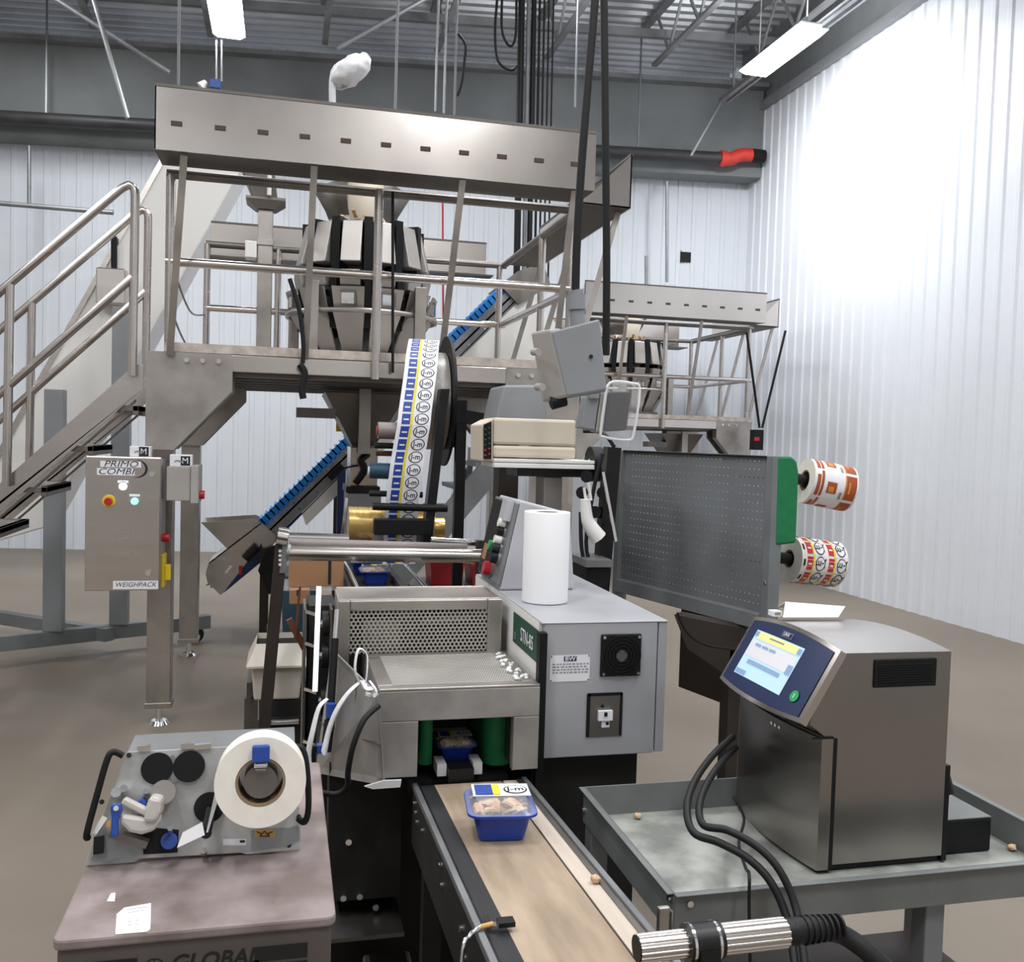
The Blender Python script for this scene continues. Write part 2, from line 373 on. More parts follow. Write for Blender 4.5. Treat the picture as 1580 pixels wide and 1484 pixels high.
# ------------------------------------------------------------------ platforms
def adj_foot(m, x, y): m.cyl((x, y, 0), (x, y, .02), .055, .04, 18).cyl((x, y, .02), (x, y, .1), .018, n=10)
def platform(x0, x1, yd, y2, zt, zb, zp, ph, label, back_gap, struts, nslots, yface, feet_in, prongs, right_only=False):
    t = thing('weighing_platform', label, 'platform', ((x0+x1)/2, yd, 0), 'stainless mezzanine platforms')
    m = MB('stainless_dull').box(x0, x1, yd+.03, y2, zt-.03, zt-.005)
    m.use('stainless_dark')
    for k in range(7): m.box(x0+.1, x1-.1, yd+.1+(y2-yd-.2)*k/6, yd+.14+(y2-yd-.2)*k/6, zb-.02, zt-.03)
    m.build('deck', t)
    m = MB('stainless_sheet').box(x0, x1, yd, yd+.05, zb, zb+.09).box(x0, x1, y2-.05, y2, zb, zb+.09).box(x1-.05, x1, yd+.05, y2-.05, zb, zb+.09).box(x0, x0+.05, yd+.05, y2-.05, zb, zb+.09)
    m.build('edge_beam', t, .004)
    MB('tread_dirt').box(x0, x1, yd-.004, yd+.008, zb+.092, zt).box(x0, x1, y2-.01, y2, zb+.092, zt).box(x1-.01, x1, yd+.01, y2-.012, zb+.092, zt).build('toe_board', t)
    # columns with gusset plates and levelling feet
    for fy, s in ((yd+.16, 1), (y2-.12, 1)):
        for cx, d in ((x0-.04+.02, 1), (x1-.05, -1)):
            cm = MB('stainless_dull'); cm.box(cx-.062, cx+.062, fy-.06, fy+.06, .1, zb-.001).box(cx-.07, cx+.07, fy-.068, fy+.068, .1, .13)
            c = cm.build('column', t, .004)
            fm = MB('chrome'); adj_foot(fm, cx, fy); fm.build('levelling_foot', c)
            g = MB('stainless_dull'); e = cx-.066*d; gy = yd-.006 if s > 0 and fy < (yd+y2)/2 else fy-.087; zg = zb+.09 if gy < yd else zb-.004
            g.prism([(e, gy, zg), (e+.43*d, gy, zg), (e+.43*d, gy, zb-.1), (e+.14*d, gy, zb-.42), (e, gy, zb-.42)], (0, .012 if gy > yd else .10, 0))
            g.prism([(e, fy+.075, zb-.004), (e+.43*d, fy+.075, zb-.004), (e+.43*d, fy+.075, zb-.1), (e+.14*d, fy+.075, zb-.42), (e, fy+.075, zb-.42)], (0, .012, 0))
            if fy < (yd+y2)/2:
                g.use('chrome')
                for k in range(3): g.cyl((e+(.2+.08*k)*d, gy, zb+.05), (e+(.2+.08*k)*d, gy-.014, zb+.05), .013, n=8)
            g.build('gusset_plate', c)
    # guard rails
    ra = .024; zm = zb+.56; zr = zp-.03
    for nm, pts in (('front', ((x0, yd+.03), (x1, yd+.03))), ('back', ((x0+.05, y2-.03), (x1, y2-.03))), ('right', ((x1-.02, yd+.06), (x1-.02, y2-.06)))):
        (a, b), (c, d) = pts
        MB('stainless_dark').cyl((a, b, zr), (c, d, zr), ra, n=14).build('top_rail', t)
        MB('stainless').cyl((a, b, zm), (c, d, zm), ra, n=14).build('mid_rail', t)
    for px_, py_ in ((x0+.02, yd+.03), ((x0+x1)/2-.03, yd-.028), (x1-.04, yd+.03), (x0+.06, y2-.03), (x1-.05, y2-.03), (x1-.02, yd+.75), (x0+.55, y2-.03)):
        z0 = zb-.01 if py_ < yd+.05 else zt
        MB('stainless').cyl((px_, py_, z0), (px_, py_, zr), ra, n=14).build('rail_post', t)
    # outward leaning catch guards round the top
    def guard(f, L, slots, cap=None):
        m = MB('stainless_sheet')
        for u0, u1, a0, a1, b0, b1 in ((0, L, 0, .008, 0, ph), ):
            m.hexa([f(u0, a0, b0), f(u1, a0, b0), f(u1, a1, b0), f(u0, a1, b0), f(u0, a0, b1), f(u1, a0, b1), f(u1, a1, b1), f(u0, a1, b1)])
        m.use('shaded_steel').hexa([f(0, .008, 0), f(L, .008, 0), f(L, .3, .004), f(0, .3, .004), f(0, .008, .01), f(L, .008, .01), f(L, .3, .014), f(0, .3, .014)])
        m.hexa([f(0, -.004, ph-.01), f(L, -.004, ph-.01), f(L, .012, ph-.01), f(0, .012, ph-.01), f(0, -.004, ph+.004), f(L, -.004, ph+.004), f(L, .012, ph+.004), f(0, .012, ph+.004)])
        m.use('slot_rust')
        for k in range(slots):
            u = L*(.045+.905*k/(slots-1)); c = ph*.42
            m.hexa([f(u-.026, -.006, c-.011), f(u+.026, -.006, c-.011), f(u+.026, .001, c-.011), f(u-.026, .001, c-.011), f(u-.026, -.006, c+.011), f(u+.026, -.006, c+.011), f(u+.026, .001, c+.011), f(u-.026, .001, c+.011)])
        if cap is not None:
            m.use('stainless_sheet').prism([f(cap, .0, 0), f(cap, .3, .006), f(cap, 0, ph)], f(cap+.006, 0, 0)-f(cap, 0, 0))
        return m
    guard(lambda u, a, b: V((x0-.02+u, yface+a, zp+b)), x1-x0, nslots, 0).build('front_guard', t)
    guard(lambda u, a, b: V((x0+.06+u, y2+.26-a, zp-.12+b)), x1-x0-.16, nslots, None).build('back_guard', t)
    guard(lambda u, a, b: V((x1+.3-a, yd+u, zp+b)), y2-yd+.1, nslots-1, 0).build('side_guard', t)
    for a, b in struts: MB('stainless_dull').bar(a, b, .034, .014, YP).build('guard_strut', t)
    return t

ys = 5.175
st = [(at(262, 548, y=ys), at(284, 240, y=4.94)), (at(471, 553, y=ys), at(485, 254, y=4.94)), (at(680, 560, y=ys), at(714, 276, y=4.94)), (at(855, 560, y=ys), at(886, 292, y=4.94))]
st += [((1.63, y, 2.03), (1.88, y, 2.955)) for y in (5.3, 6.2, 7.0)]
plat1 = platform(-.62, 1.62, 5.2, 7.1, 2.055, 1.915, 2.955, .31, 'large stainless platform with slotted guards carrying the nearer weigher', 0, st, 11, 4.9, 0, 0)
yf = 9.4; yd = 9.7
st2 = [(at(955, 588, y=9.67), at(967, 487, y=9.44)), (at(1061, 640, y=9.67), at(1083, 495, y=9.44))]
st2 += [((5.12, y, 1.9), (5.38, y, 2.955)) for y in (9.8, 10.5, 11.2)]
plat2 = platform(3.02, 5.1, yd, 11.3, 1.925, 1.785, 2.955, .32, 'smaller stainless platform with slotted guards at the far right', 0, st2, 10, yf, 0, 0)

# ------------------------------------------------------------------ stairs to the first platform
t = thing('stainless_stair', 'stainless open stair with tube handrails climbing to the large platform', 'stairs', (-1.7, 5.5, 0))
def stair_line(x, off=0): return 1.93+off+(x+.76)*.99
for y in (5.2, 5.78):
    m = MB('stainless'); xa, xb = -2.71, -.76; d = .115
    m.prism([(xb, y, stair_line(xb)), (-.72, y, stair_line(xb)), (-.72, y, stair_line(-.72)-.16), (xa+.12, y, 0), (xa-.05, y, 0), (xa, y, stair_line(xa))], (0, .012, 0))
    m.use('stainless_dark').prism([(xb, y+.012, stair_line(xb, -.19)), (xb, y+.05, stair_line(xb, -.19)), (xa+.16, y+.05, 0.01), (xa+.16, y+.012, .01)], (0, 0, .012))
    m.build('stringer', t, .003)
for k in range(8):
    z = 1.72-.215*k; x = -.76+(z-1.93)/.99+.11
    MB('stainless_dark').box(x-.1, x+.12, 5.215, 5.775, z-.03, z).box(x+.09, x+.12, 5.215, 5.775, z-.05, z).build('tread', t, .003)
for y, pt, pm, pl in ((5.165, (209, 272), (203, 430), (15, 500)), (5.825, (229, 312), (198, 474), (49, 520))):
    q = at(*pt, y=y); xt = q.x; zt_ = q.z; xl = at(*pl, y=y).x; sl = 1.0; r = .022; zm_ = at(*pm, y=y); zm_ = zm_.z+(xt-zm_.x)*sl
    m = MB('stainless').tube([(xt-2.0, y, zt_-2.0*sl), (xt-.085, y, zt_-.085*sl), (xt-.06, y, zt_-.062), (xt-.03, y, zt_-.045), (xt-.012, y, zt_-.052), (xt-.002, y, zt_-.072), (xt, y, zt_-.10), (xt-.005, y, 1.87)], r, 12, 0); m.build('handrail', t)
    MB('stainless').cyl((xt, y, zm_), (xt-2.0, y, zm_-2.0*sl), r*.95, n=12).build('mid_rail', t)
    for xp in (xl, xl-.9): MB('stainless').cyl((xp, y, zt_+(xp-xt)*sl), (xp-.01, y, stair_line(xp)-.06), r, n=12).build('rail_post', t)
m = MB('galvanised')
for a, b in (((-.6, 5.24, 2.5), (-.58, 7.05, 2.42)), ((-.6, 5.24, 2.25), (-.58, 7.05, 2.2))):
    a, b = V(a), V(b); m.tube([a, a.lerp(b, .3)-ZP*.09, a.lerp(b, .6)-ZP*.11, b], .006, 5)
m.build('safety_chain', plat1)

# ------------------------------------------------------------------ control cabinet on the front left column
zc0, zc1 = at(245, 911, y=5.0).z, at(132, 703, y=5.0).z; xc0, xc1 = at(131, 800, y=5.0).x, at(248, 800, y=5.0).x
t = thing('control_cabinet', 'stainless control cabinet with round buttons fixed to the stair-side column', 'control cabinet', ((xc0+xc1)/2, 5.14, zc0), 'column enclosures')
MB('stainless_dull').box(xc0+.01, xc1-.004, 5.03, 5.24, zc0+.01, zc1-.01).build('body', t, .004)
MB('stainless').box(xc0, xc1, 5.0, 5.028, zc0, zc1).build('door', t, .006)
a = Art(MB(), front(5.0)); w_, h_ = xc1-xc0, zc1-zc0; U = lambda px: at(px, 800, y=5).x
def px5(px, py): p = at(px, py, y=5.0); return p.x, p.z
u, v = px5(188, 722)
a.rect(u-.1, u+.09, v+.004, v+.034, 'label_white', .0008).rect(u-.115, u+.06, v-.036, v-.002, 'label_white', .0008)
a.ell(u+.072, v-.003, .05, .045, 'ink', .0004).ell(u+.06, v-.002, .05, .043, 'stainless', .0006)
a.text('PRIMO', u-.005, v+.019, .042, 'ink', .0014, .25, 0, 1.28).text('COMBI', u-.028, v-.019, .042, 'ink', .0014, .25, 0, 1.28)
a.mb.build('lettering', t); a = Art(MB(), front(5.0))
u, v = px5(209, 902); a.rect(u-.105, u+.108, v-.022, v+.02, 'label_white', .0008).text('WEIGHPACK', u, v, .033, 'ink', .0014, .3, 0, 1.02)
a.mb.build('maker_plate', t)
def button(px, py, r, col, ring=None, d=.02):
    u, v = px5(px, py); m = MB(ring or 'chrome').cyl((u, 5.0, v), (u, 4.994, v), r*1.25, n=20); m.use(col).cyl((u, 4.994, v), (u, 4.994-d, v), r, r*.85, n=18); return m
b = button(168, 773, .02, 'red', 'yellow', .03); b.use('yellow').cyl((px5(168, 773)[0], 5.0, px5(168, 773)[1]), (px5(168, 773)[0], 4.99, px5(168, 773)[1]), .032, .03, 20); o = b.build('emergency_stop_button', t); o['label'] = 'red mushroom button on yellow collar'
button(190, 750, .019, 'led_white').build('pilot_light', t)['label'] = 'lit white round lamp'
button(208, 773, .018, 'led_green').build('start_button', t)['label'] = 'lit green push button'
for p in ((190, 743), (208, 764)):
    u, v = px5(*p); MB('label_white').box(u-.025, u+.025, 4.997, 5.0, v-.006, v+.006).build('button_label', t)
for p in ((235, 731), (229, 884)):
    u, v = px5(*p); MB('chrome').cyl((u, 5.0, v), (u, 4.985, v), .013, n=12).build('latch', t)
z = at(255, 830, y=5.1).z; MB('red').cyl((xc1-.004, 5.12, z), (xc1+.03, 5.12, z), .022, n=14).build('side_button', t)
z = at(255, 880, y=5.1).z; MB('yellow').box(xc1-.004, xc1+.012, 5.07, 5.17, z-.085, z+.085).box(xc1+.012, xc1+.04, 5.09, 5.12, z-.05, z+.03).build('isolator_switch', t, .004)
for i, (pl, pr_, pt, pb, yy) in enumerate(((200, 232, 688, 703, 5.02), (262, 296, 701, 719, 5.02))):
    p, q = at(pl, pt, y=yy), at(pr_, pb, y=yy); zb_ = zc1 if i == 0 else at(258, 720, y=yy).z
    t2 = thing('sensor_module', ('small white boxed sensor module on top of the stainless control cabinet', 'small white boxed sensor module on top of the grey pull box')[i], 'sensor', ((p.x+q.x)/2, yy+.03, zb_), 'small sensor modules')
    MB('label_white').box(p.x, q.x, yy, yy+.07, zb_+.001, p.z).build('body', t2, .003)
    a = Art(MB(), front(yy)); uu = q.x-.032; vv = (zb_+p.z)/2
    a.rect(uu-.022, uu+.024, vv-.024, vv+.024, 'ink').text('M', uu, vv, .042, 'label_white', .001, 0, 0).text('~', p.x+.045, vv, .08, 'ink_grey').mb.build('lettering', t2)
p, q = at(257, 718, y=5.02), at(308, 773, y=5.02)
t2 = thing('pull_box', 'small beige grey steel box with flanged lid beside the control cabinet', 'box', ((p.x+q.x)/2, 5.1, q.z), 'column enclosures')
MB('box_beige_grey').box(p.x, q.x-.045, 5.02, 5.2, q.z, p.z-.005).build('body', t2, .004)
MB('box_beige_grey').box(q.x-.043, q.x-.005, 5.0, 5.22, q.z-.012, p.z+.004).build('lid', t2, .004)
MB('red').cyl((q.x-.005, 5.06, q.z+.03), (q.x+.02, 5.06, q.z+.03), .022, n=12).build('knob', t2)

# ------------------------------------------------------------------ big white incline conveyor behind the stair
t = thing('white_incline_conveyor', 'broad off-white inclined conveyor housing rising behind the stair', 'conveyor', (-1.3, 7.4, 0))
A_, B_ = at(243, 262, y=7.5), at(366, 272, y=7.5)
dn = (at(54, 605, y=7.5)-at(118, 490, y=7.5)).normalized(); L_ = (A_.z-.5)/-dn.z
A_ = A_-dn*.15; B_ = B_-dn*.15
m = MB('white_plastic').prism([A_, B_, B_+dn*(L_*.93), A_+dn*L_], (0, .55, 0)); m.build('housing', t, .012)
m = MB('stainless').prism([A_+dn*.02-XP*.02, A_+XP*.02, A_+XP*.02+dn*L_, A_-XP*.02+dn*L_], (0, -.02, 0)); m.build('side_rail', t)
pos = [at(83, 972, z=.2), at(184, 962, z=.2)]
for p, zt_ in ((pos[0], 1.85), (pos[1], 2.45)): MB('box_grey').box(p.x-.06, p.x+.06, p.y-.06, p.y+.06, .2, zt_).build('post', t, .004)
e = at(322, 958, z=.15); s = (V((pos[1].x, pos[1].y, .15))-V((pos[0].x, pos[0].y, .15))).normalized(); s = (e-V((pos[0].x, pos[0].y, .15))).normalized()
MB('grey_paint').bar(e-s*3.2, e, .09, .1).build('base_beam', t, .004)
q = V((pos[0].x+.35, pos[0].y+.05, .15)); MB('grey_paint').bar(q, q+V((-1.6, 1.3, 0)), .08, .09).build('cross_beam', t)
c = e-s*.1; MB('black_rubber').cyl((c.x, c.y-.02, .06), (c.x, c.y+.02, .06), .06, n=18).build('caster', t); MB('galvanised').box(c.x-.025, c.x+.025, c.y-.03, c.y+.03, .1, .14).build('caster_fork', t)
for k, (pa, pb) in enumerate((((176, 365), (176, 432)), ((168, 425), (168, 452)))):
    MB('black').cyl(at(*pa, y=7.45), at(*pb, y=7.45), .022, n=10).build('tension_rod', t)
m = MB('stainless').box(at(150, 405, y=7.4).x, at(196, 405, y=7.4).x, 7.35, 7.47, at(176, 470, y=7.4).z, at(176, 415, y=7.4).z); m.build('motor_box', t, .01)

# ------------------------------------------------------------------ multihead weigher
def weigher(cx, cy, z0, label):
    t = thing('multihead_weigher', label, 'weigher', (cx, cy, z0), 'multihead weighers'); P3 = lambda r, a, z: V((cx+r*math.sin(a), cy-r*math.cos(a), z0+z))
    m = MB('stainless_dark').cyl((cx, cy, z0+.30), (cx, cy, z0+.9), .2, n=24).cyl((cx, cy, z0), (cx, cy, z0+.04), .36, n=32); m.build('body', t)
    N = 12
    for k in range(N):
        a = 2*PI*(k+.5)/N; u = V((math.cos(a), math.sin(a), 0)); o_ = V((math.sin(a), -math.cos(a), 0)); c = V((cx, cy, z0))
        b = MB('hopper_satin').hexa([c+o_*r+u*s_+ZP*z for z, ro in ((.60, .43), (.86, .37)) for r, s_ in ((ro, -.062), (ro, .062), (.24, .05), (.24, -.05))]); b.build('feed_hopper', t, .006)
        MB('hopper_satin').hexa([c+o_*r+u*s_+ZP*z for z, ro in ((.455, .42), (.55, .44)) for r, s_ in ((ro, -.062), (ro, .062), (.26, .05), (.26, -.05))]).build('weigh_hopper', t, .006)
        ch = MB('hopper_satin'); q = [c+o_*r+u*s_+ZP*z for r, s_, z in ((.48, -.10, .44), (.48, .10, .44), (.43, .09, .30), (.43, -.09, .30))]
        ch.prism(q, o_*-.012); q = [c+o_*r+u*s_+ZP*z for r, s_, z in ((.45, -.098, .30), (.45, .098, .30), (.30, .058, .045), (.30, -.058, .045))]; ch.prism(q, o_*-.012)
        ch.use('chrome').obox(c+o_*.458+ZP*.37, u*.038, ZP*.034, o_*.016).use('stainless_dark').obox(c+o_*.46+ZP*.41, u*.046, ZP*.008, o_*.018).obox(c+o_*.46+ZP*.37+u*.043, u*.006, ZP*.036, o_*.016)
        ch.build('discharge_chute', t)
        a2 = a+PI/N; o2 = V((math.sin(a2), -math.cos(a2), 0)); u2 = V((math.cos(a2), math.sin(a2), 0)); MB('black').obox(c+o2*.33+ZP*.68, u2*.026, ZP*.2, o2*.06).obox(c+o2*.36+ZP*.36, u2*.02, ZP*.16, o2*.05).build('actuator', t)
    m = MB('stainless_dull').lathe([(.465, .285), (.49, .285), (.49, .312), (.465, .312), (.465, .285)], (cx, cy, z0), 40); m.build('support_ring', t)
    m = MB('beige').lathe([(.088, .93), (.15, 1.2), (.145, 1.2), (.086, .935)], (cx, cy, z0), 28); m.build('infeed_cone', t)
    m = MB('stainless_dark').lathe([(.22, .97), (.24, 1.02), (.33, 1.17), (.32, 1.17), (.23, 1.03)], (cx, cy+.2, z0), 6); m.build('infeed_hopper', t)
    m = MB('chips')
    for k in range(60):
        a = random.uniform(0, 2*PI); r = random.uniform(.02, .19); c = P3(r, a, .885+random.uniform(0, .06)); d = V((random.uniform(-1, 1), random.uniform(-1, 1), random.uniform(.2, 1.4))).normalized(); s_, b_ = frame_of(d)
        m.obox(c, d*.03, s_*.012, b_*.008)
    o = m.build('mushroom_pieces', t); o['kind'] = 'stuff'; o['label'] = 'pale product pieces heaped on the feeder'
    for a in (-.62, .62, PI-.5, PI+.5):
        MB('stainless_dull').bar(P3(.5, a*1.15, .001), P3(.5, a*1.15, .47), .07).build('leg', t, .004)
    return t
w1 = weigher(.475, 6.25, 2.056, 'nearer multihead weigher ringed with hoppers on the large platform')
w2 = dup(w1, (3.95, 10.55, 1.926), 'far multihead weigher standing on the smaller platform', .2, .98)
# stand with a flange beside the weigher
t = thing('conveyor_support_stand', 'stainless post with a flanged head standing left of the nearer weigher', 'stand', (-.17, 6.2, 2.056))
p = at(409, 400, y=6.2); x = p.x
zh = at(405, 325, y=6.2).z
MB('stainless_dull').box(x-.045, x+.045, 6.16, 6.24, 2.057, zh).build('post', t, .004)
MB('stainless_dull').box(x-.05, x+.05, 6.15, 6.25, at(405, 375, y=6.2).z-.02, at(405, 375, y=6.2).z+.02).build('clamp', t, .003)
m = MB('stainless_dark').hexa([(x-.06, 6.14, zh), (x+.06, 6.14, zh), (x+.06, 6.26, zh), (x-.06, 6.26, zh), (x-.12, 6.1, zh+.05), (x+.12, 6.1, zh+.05), (x+.12, 6.3, zh+.05), (x-.12, 6.3, zh+.05)]); m.box(x-.12, x+.12, 6.1, 6.3, zh+.05, zh+.065).build('flange', t)
m = MB('stainless_dark').hexa([(x-.08, 6.12, zh+.066), (x+.07, 6.12, zh+.066), (x+.07, 6.28, zh+.066), (x-.08, 6.28, zh+.066), (x-.15, 6.1, zh+.23), (x+.05, 6.1, zh+.23), (x+.05, 6.3, zh+.23), (x-.15, 6.3, zh+.23)]); m.build('head', t, .006)
MB('white_plastic').box(x-.12, x-.05, 6.13, 6.25, at(390, 400, y=6.2).z, at(390, 375, y=6.2).z).build('junction_box', t, .004)
MB('white_plastic').cyl((x+.02, 6.08, zh+.07), (x+.02, 6.08, zh+.19), .014, n=10).build('cylinder', t)

# ------------------------------------------------------------------ funnel and bagger under the deck
t = thing('collating_funnel', 'dark V-shaped stainless funnel hanging under the nearer weigher deck', 'funnel', (.49, 6.2, 1.36))
zt_ = 1.86; cx = .485; zlo = at(555, 688, y=6.2).z
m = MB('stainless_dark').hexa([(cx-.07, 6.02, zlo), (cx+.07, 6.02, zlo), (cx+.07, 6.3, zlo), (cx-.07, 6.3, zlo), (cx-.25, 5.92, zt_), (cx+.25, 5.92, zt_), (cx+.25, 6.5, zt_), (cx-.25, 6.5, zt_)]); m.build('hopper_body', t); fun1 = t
x = at(563, 640, y=5.85).x
MB('stainless_dull').box(x-.035, x+.035, 5.84, 5.88, at(563, 700, y=5.85).z, 1.885).build('front_strap', t)
MB('stainless_dark').box(cx-.42, cx-.18, 5.95, 6.1, 1.7, 1.76).build('hanging_bracket', t)
dup(fun1, (at(1042, 680, y=10.3).x, 10.35, 1.225), 'dark V-shaped funnel hanging under the smaller far platform')
t = thing('form_fill_machine', 'stainless forming box on a grey stand below the dark funnel', 'machine', (cx, 6.1, 0))
zz = lambda py: at(555, py, y=5.95).z
MB('stainless_sheet').box(cx-.085, cx+.085, 5.95, 6.28, zz(750), zlo-.004).build('forming_box', t, .005)
MB('black_metal').box(cx-.11, cx+.1, 5.92, 6.3, zz(760), zz(750)-.001).build('jaw_plate', t)
MB('galvanised').box(cx-.1, cx+.11, 5.93, 6.3, 0, zz(760)-.001).build('stand', t, .005)
m = MB('black').tube([(cx-.05, 5.93, zz(745)), (cx+.0, 5.9, zz(725)), (cx-.02, 5.9, zz(710)), (cx+.02, 5.93, zz(700))], .022, 8); m.build('air_fitting', t)
m = MB('black').tube([(cx-.2, 5.9, zz(735)), (cx-.12, 5.88, zz(722)), (cx-.04, 5.9, zz(718))], .006, 6); m.build('air_hose', t)

# ------------------------------------------------------------------ blue cleated incline conveyor behind the large platform
t = thing('cleated_incline_conveyor', 'inclined conveyor with bright blue cleated belt passing behind the large platform', 'conveyor', (.7, 7.85, 0))
yn, yw = 7.62, .42
a0, a1 = at(404, 814, y=yn), at(536.5, 686, y=yn); dv = (a1-a0).normalized(); nv = V((-dv.z, 0, dv.x))
c0, c1 = at(441, 814, y=yn), at(534.6, 726, y=yn)
hgt = (a0-c0).dot(nv); up_ = (at(796, 430, y=yn)-a0).dot(dv)
top = a0+dv*up_; dn0 = a0-dv*.62
m = MB('galvanised').prism([dn0-nv*.02, top, top-nv*hgt, a0-nv*hgt+dv*.1, a0-nv*hgt-dv*.45], (0, .012, 0)).prism([q+V((0, yw-.012, 0)) for q in (dn0-nv*.02, top, top-nv*hgt, a0-nv*hgt+dv*.1, a0-nv*hgt-dv*.45)], (0, .012, 0))
m.use('chrome')
for k in range(16):
    for h2 in (.25, .75): m.cyl(a0+dv*(.12+k*.19)-nv*hgt*h2, a0+dv*(.12+k*.19)-nv*hgt*h2-YP*.006, .009, n=6)
m.build('side_plate', t)
m = MB('blue_belt').prism([a0-dv*.6-nv*.05, top-nv*.05, top-nv*.065, a0-dv*.6-nv*.065], (0, yw, 0)); m.prism([a0-dv*.5-nv*(hgt+.02), top-nv*(hgt-.02), top-nv*(hgt-.03), a0-dv*.5-nv*(hgt+.03)], (0, yw, 0))
m.build('belt', t)
m = MB('blue_cleat'); n = int(up_/.052)
for k in range(n):
    p = a0+dv*(.03+k*.052)+V((0, .02, 0)); m.prism([p-nv*.05, p+dv*.012-nv*.05, p+dv*.016+nv*.062, p+dv*.004+nv*.062], (0, yw-.06, 0))
m.use('blue_belt')
m.prism([a0+V((0, .02, 0)), top+V((0, .02, 0)), top+nv*.055+V((0, .02, 0)), a0+nv*.055+V((0, .02, 0))], (0, .006, 0)); o = m.build('sidewall_cleats', t)
m = MB('white_plastic').prism([a0+dv*.3-nv*hgt, top-nv*hgt, top-nv*(hgt+.42), a0+dv*1.9-nv*(hgt+.40), a0+dv*1.5-nv*(hgt+.10), a0+dv*.25-nv*(hgt+.10)], (0, yw, 0)); m.build('belly_guard', t)
# tail with its infeed hopper
tl = [at(*q, y=yn-.02) for q in ((403, 806), (322, 868), (317, 885), (320, 898), (340, 918), (352, 909), (403, 858), (418, 845), (430, 830))]
m = MB('stainless').prism(tl, (0, .014, 0)).prism([q+V((0, yw+.03, 0)) for q in tl], (0, .014, 0)); m.use('stainless').prism([tl[0], tl[1], tl[1]-nv*.01, tl[0]-nv*.01], (0, yw, 0)); m.build('tail_housing', t)
hp = [at(*q, y=yn+.0) for q in ((310, 806), (392, 801), (403, 806), (350, 846))]
m = MB('stainless').prism(hp, (0, .008, 0)).prism([q+V((0, yw, 0)) for q in hp], (0, .008, 0)); m.prism([hp[0], hp[3], hp[3]+V((.01, 0, -.008)), hp[0]+V((.01, 0, -.008))], (0, yw, 0)); m.build('infeed_hopper', t)
bl = [at(*q, y=yn-.03) for q in ((346, 914), (404, 866), (404, 838), (352, 905))]
MB('navy').prism(bl, (0, -.006, 0)).build('return_belt', t)
MB('black_metal').cyl(at(378, 862, y=yn-.05), at(397, 842, y=yn-.05), .035, n=12).build('take_up_screw', t); MB('chrome').bar(at(348, 884, y=yn-.04), at(357, 872, y=yn-.04), .02, .02).build('take_up_plate', t)
MB('red').box(at(369, 872, y=yn).x, at(374, 872, y=yn).x, yn-.05, yn-.025, at(370, 885, y=yn).z, at(370, 872, y=yn).z).build('cable_tie', t)
for pxx, tz in ((408, 845), (527, 725)):
    p = at(pxx, tz, y=yn-.03); MB('navy' if pxx > 500 else 'dark_brown_metal').box(p.x-.03, p.x+.03, yn-.075, yn-.032, 0, p.z).build('support_leg', t)
    MB('dark_brown_metal').box(p.x-.03, p.x+.03, yn+yw+.03, yn+yw+.09, 0, p.z).build('support_leg', t)
MB('black_metal').prism([at(*q, y=yn-.08) for q in ((412, 845), (428, 840), (430, 912), (415, 917), (398, 880))], (0, .03, 0)).build('leg_bracket', t)
MB('black').bar(at(508, 738, y=yn-.05), at(528, 718, y=yn-.05), .06, .05).build('clamp', t)
hc = [at(*q, y=yn-.03) for q in ((772, 440), (800, 418), (838, 405), (850, 440), (800, 470))]
MB('stainless_dark').prism(hc, (0, yw+.06, 0)).build('head_cover', t)

# ------------------------------------------------------------------ artwork of the printed labels
def jm_label(a, u, v, s, w, col, mid, flip=0):
    """one printed label s tall and w wide: coloured block, yellow stripe and the oval maker's mark"""
    a.rect(u-w*.5, u+w*.5, v-s*.5, v+s*.5, 'label_white', .0004, 1, 2)
    a.rect(u-w*.46, u-w*.16, v-s*.46, v+s*.40, col, .0008, 1, 2)
    a.rect(u-w*.17, u-w*.08, v-s*.48, v+s*.48, mid, .0010, 1, 2)
    a.rect(u-w*.40, u-w*.22, v-s*.12, v+s*.0, 'label_white', .0012)
    a.ell(u+w*.22, v, w*.24, s*.47, 'ink', .0012).ell(u+w*.22, v, w*.205, s*.40, 'label_white', .0016)
    a.text('J-m', u+w*.22, v, s*.62, 'ink', .0022, 0, .018, .9, flip)

# ------------------------------------------------------------------ label unwinder in the middle
YW = 4.05
def W4(px, py, dy=0): return at(px, py, y=YW+dy)
t = thing('label_unwind_stand', 'tall black label unwinder with horizontal rollers in the middle', 'label unwinder', (.6, 4.1, 0))
c = W4(690, 612); cz = at(676, 615, y=YW).z; RX = at(692, 615, y=4.2).x
MB('black').cyl((RX, 4.335, cz), (RX+.012, 4.335, cz), .30, n=40).build('flange_disc', t)
m = MB('black_metal').prism([W4(680, 600, -.06), W4(694, 600, -.06), W4(666, 842, -.06), W4(652, 842, -.06)], (0, .08, 0)).bar(W4(700, 640, .1), W4(745, 648, .1), .05, .06); m.build('mast', t)
m = MB('black').cyl((RX+.02, 4.25, W4(0, 652).z), (RX+.08, 4.25, W4(0, 654).z), .05, n=16).cyl((RX+.02, 4.3, W4(0, 570).z), (RX+.05, 4.3, W4(0, 570).z), .05).box(RX+.016, W4(705, 575).x, 4.1, 4.3, W4(0, 610).z, W4(0, 565).z); m.build('brake_hub', t)
def roller(pl, pr, py, r, mtl, nm, end=None, dy=0, lab=None):
    p, q = W4(pl, py, dy), W4(pr, py+ (pr-pl)*.03, dy); m = MB(mtl).cyl(p, q, r, n=20)
    if end: m.use(end).cyl(p-XP*.006, p, r*.55, n=14)
    o = m.build(nm, t)
    if lab: o['label'] = lab
    return o
roller(583, 650, 664, .036, 'roller_grey', 'roller', 'red', -.02, 'grey roller with red end')
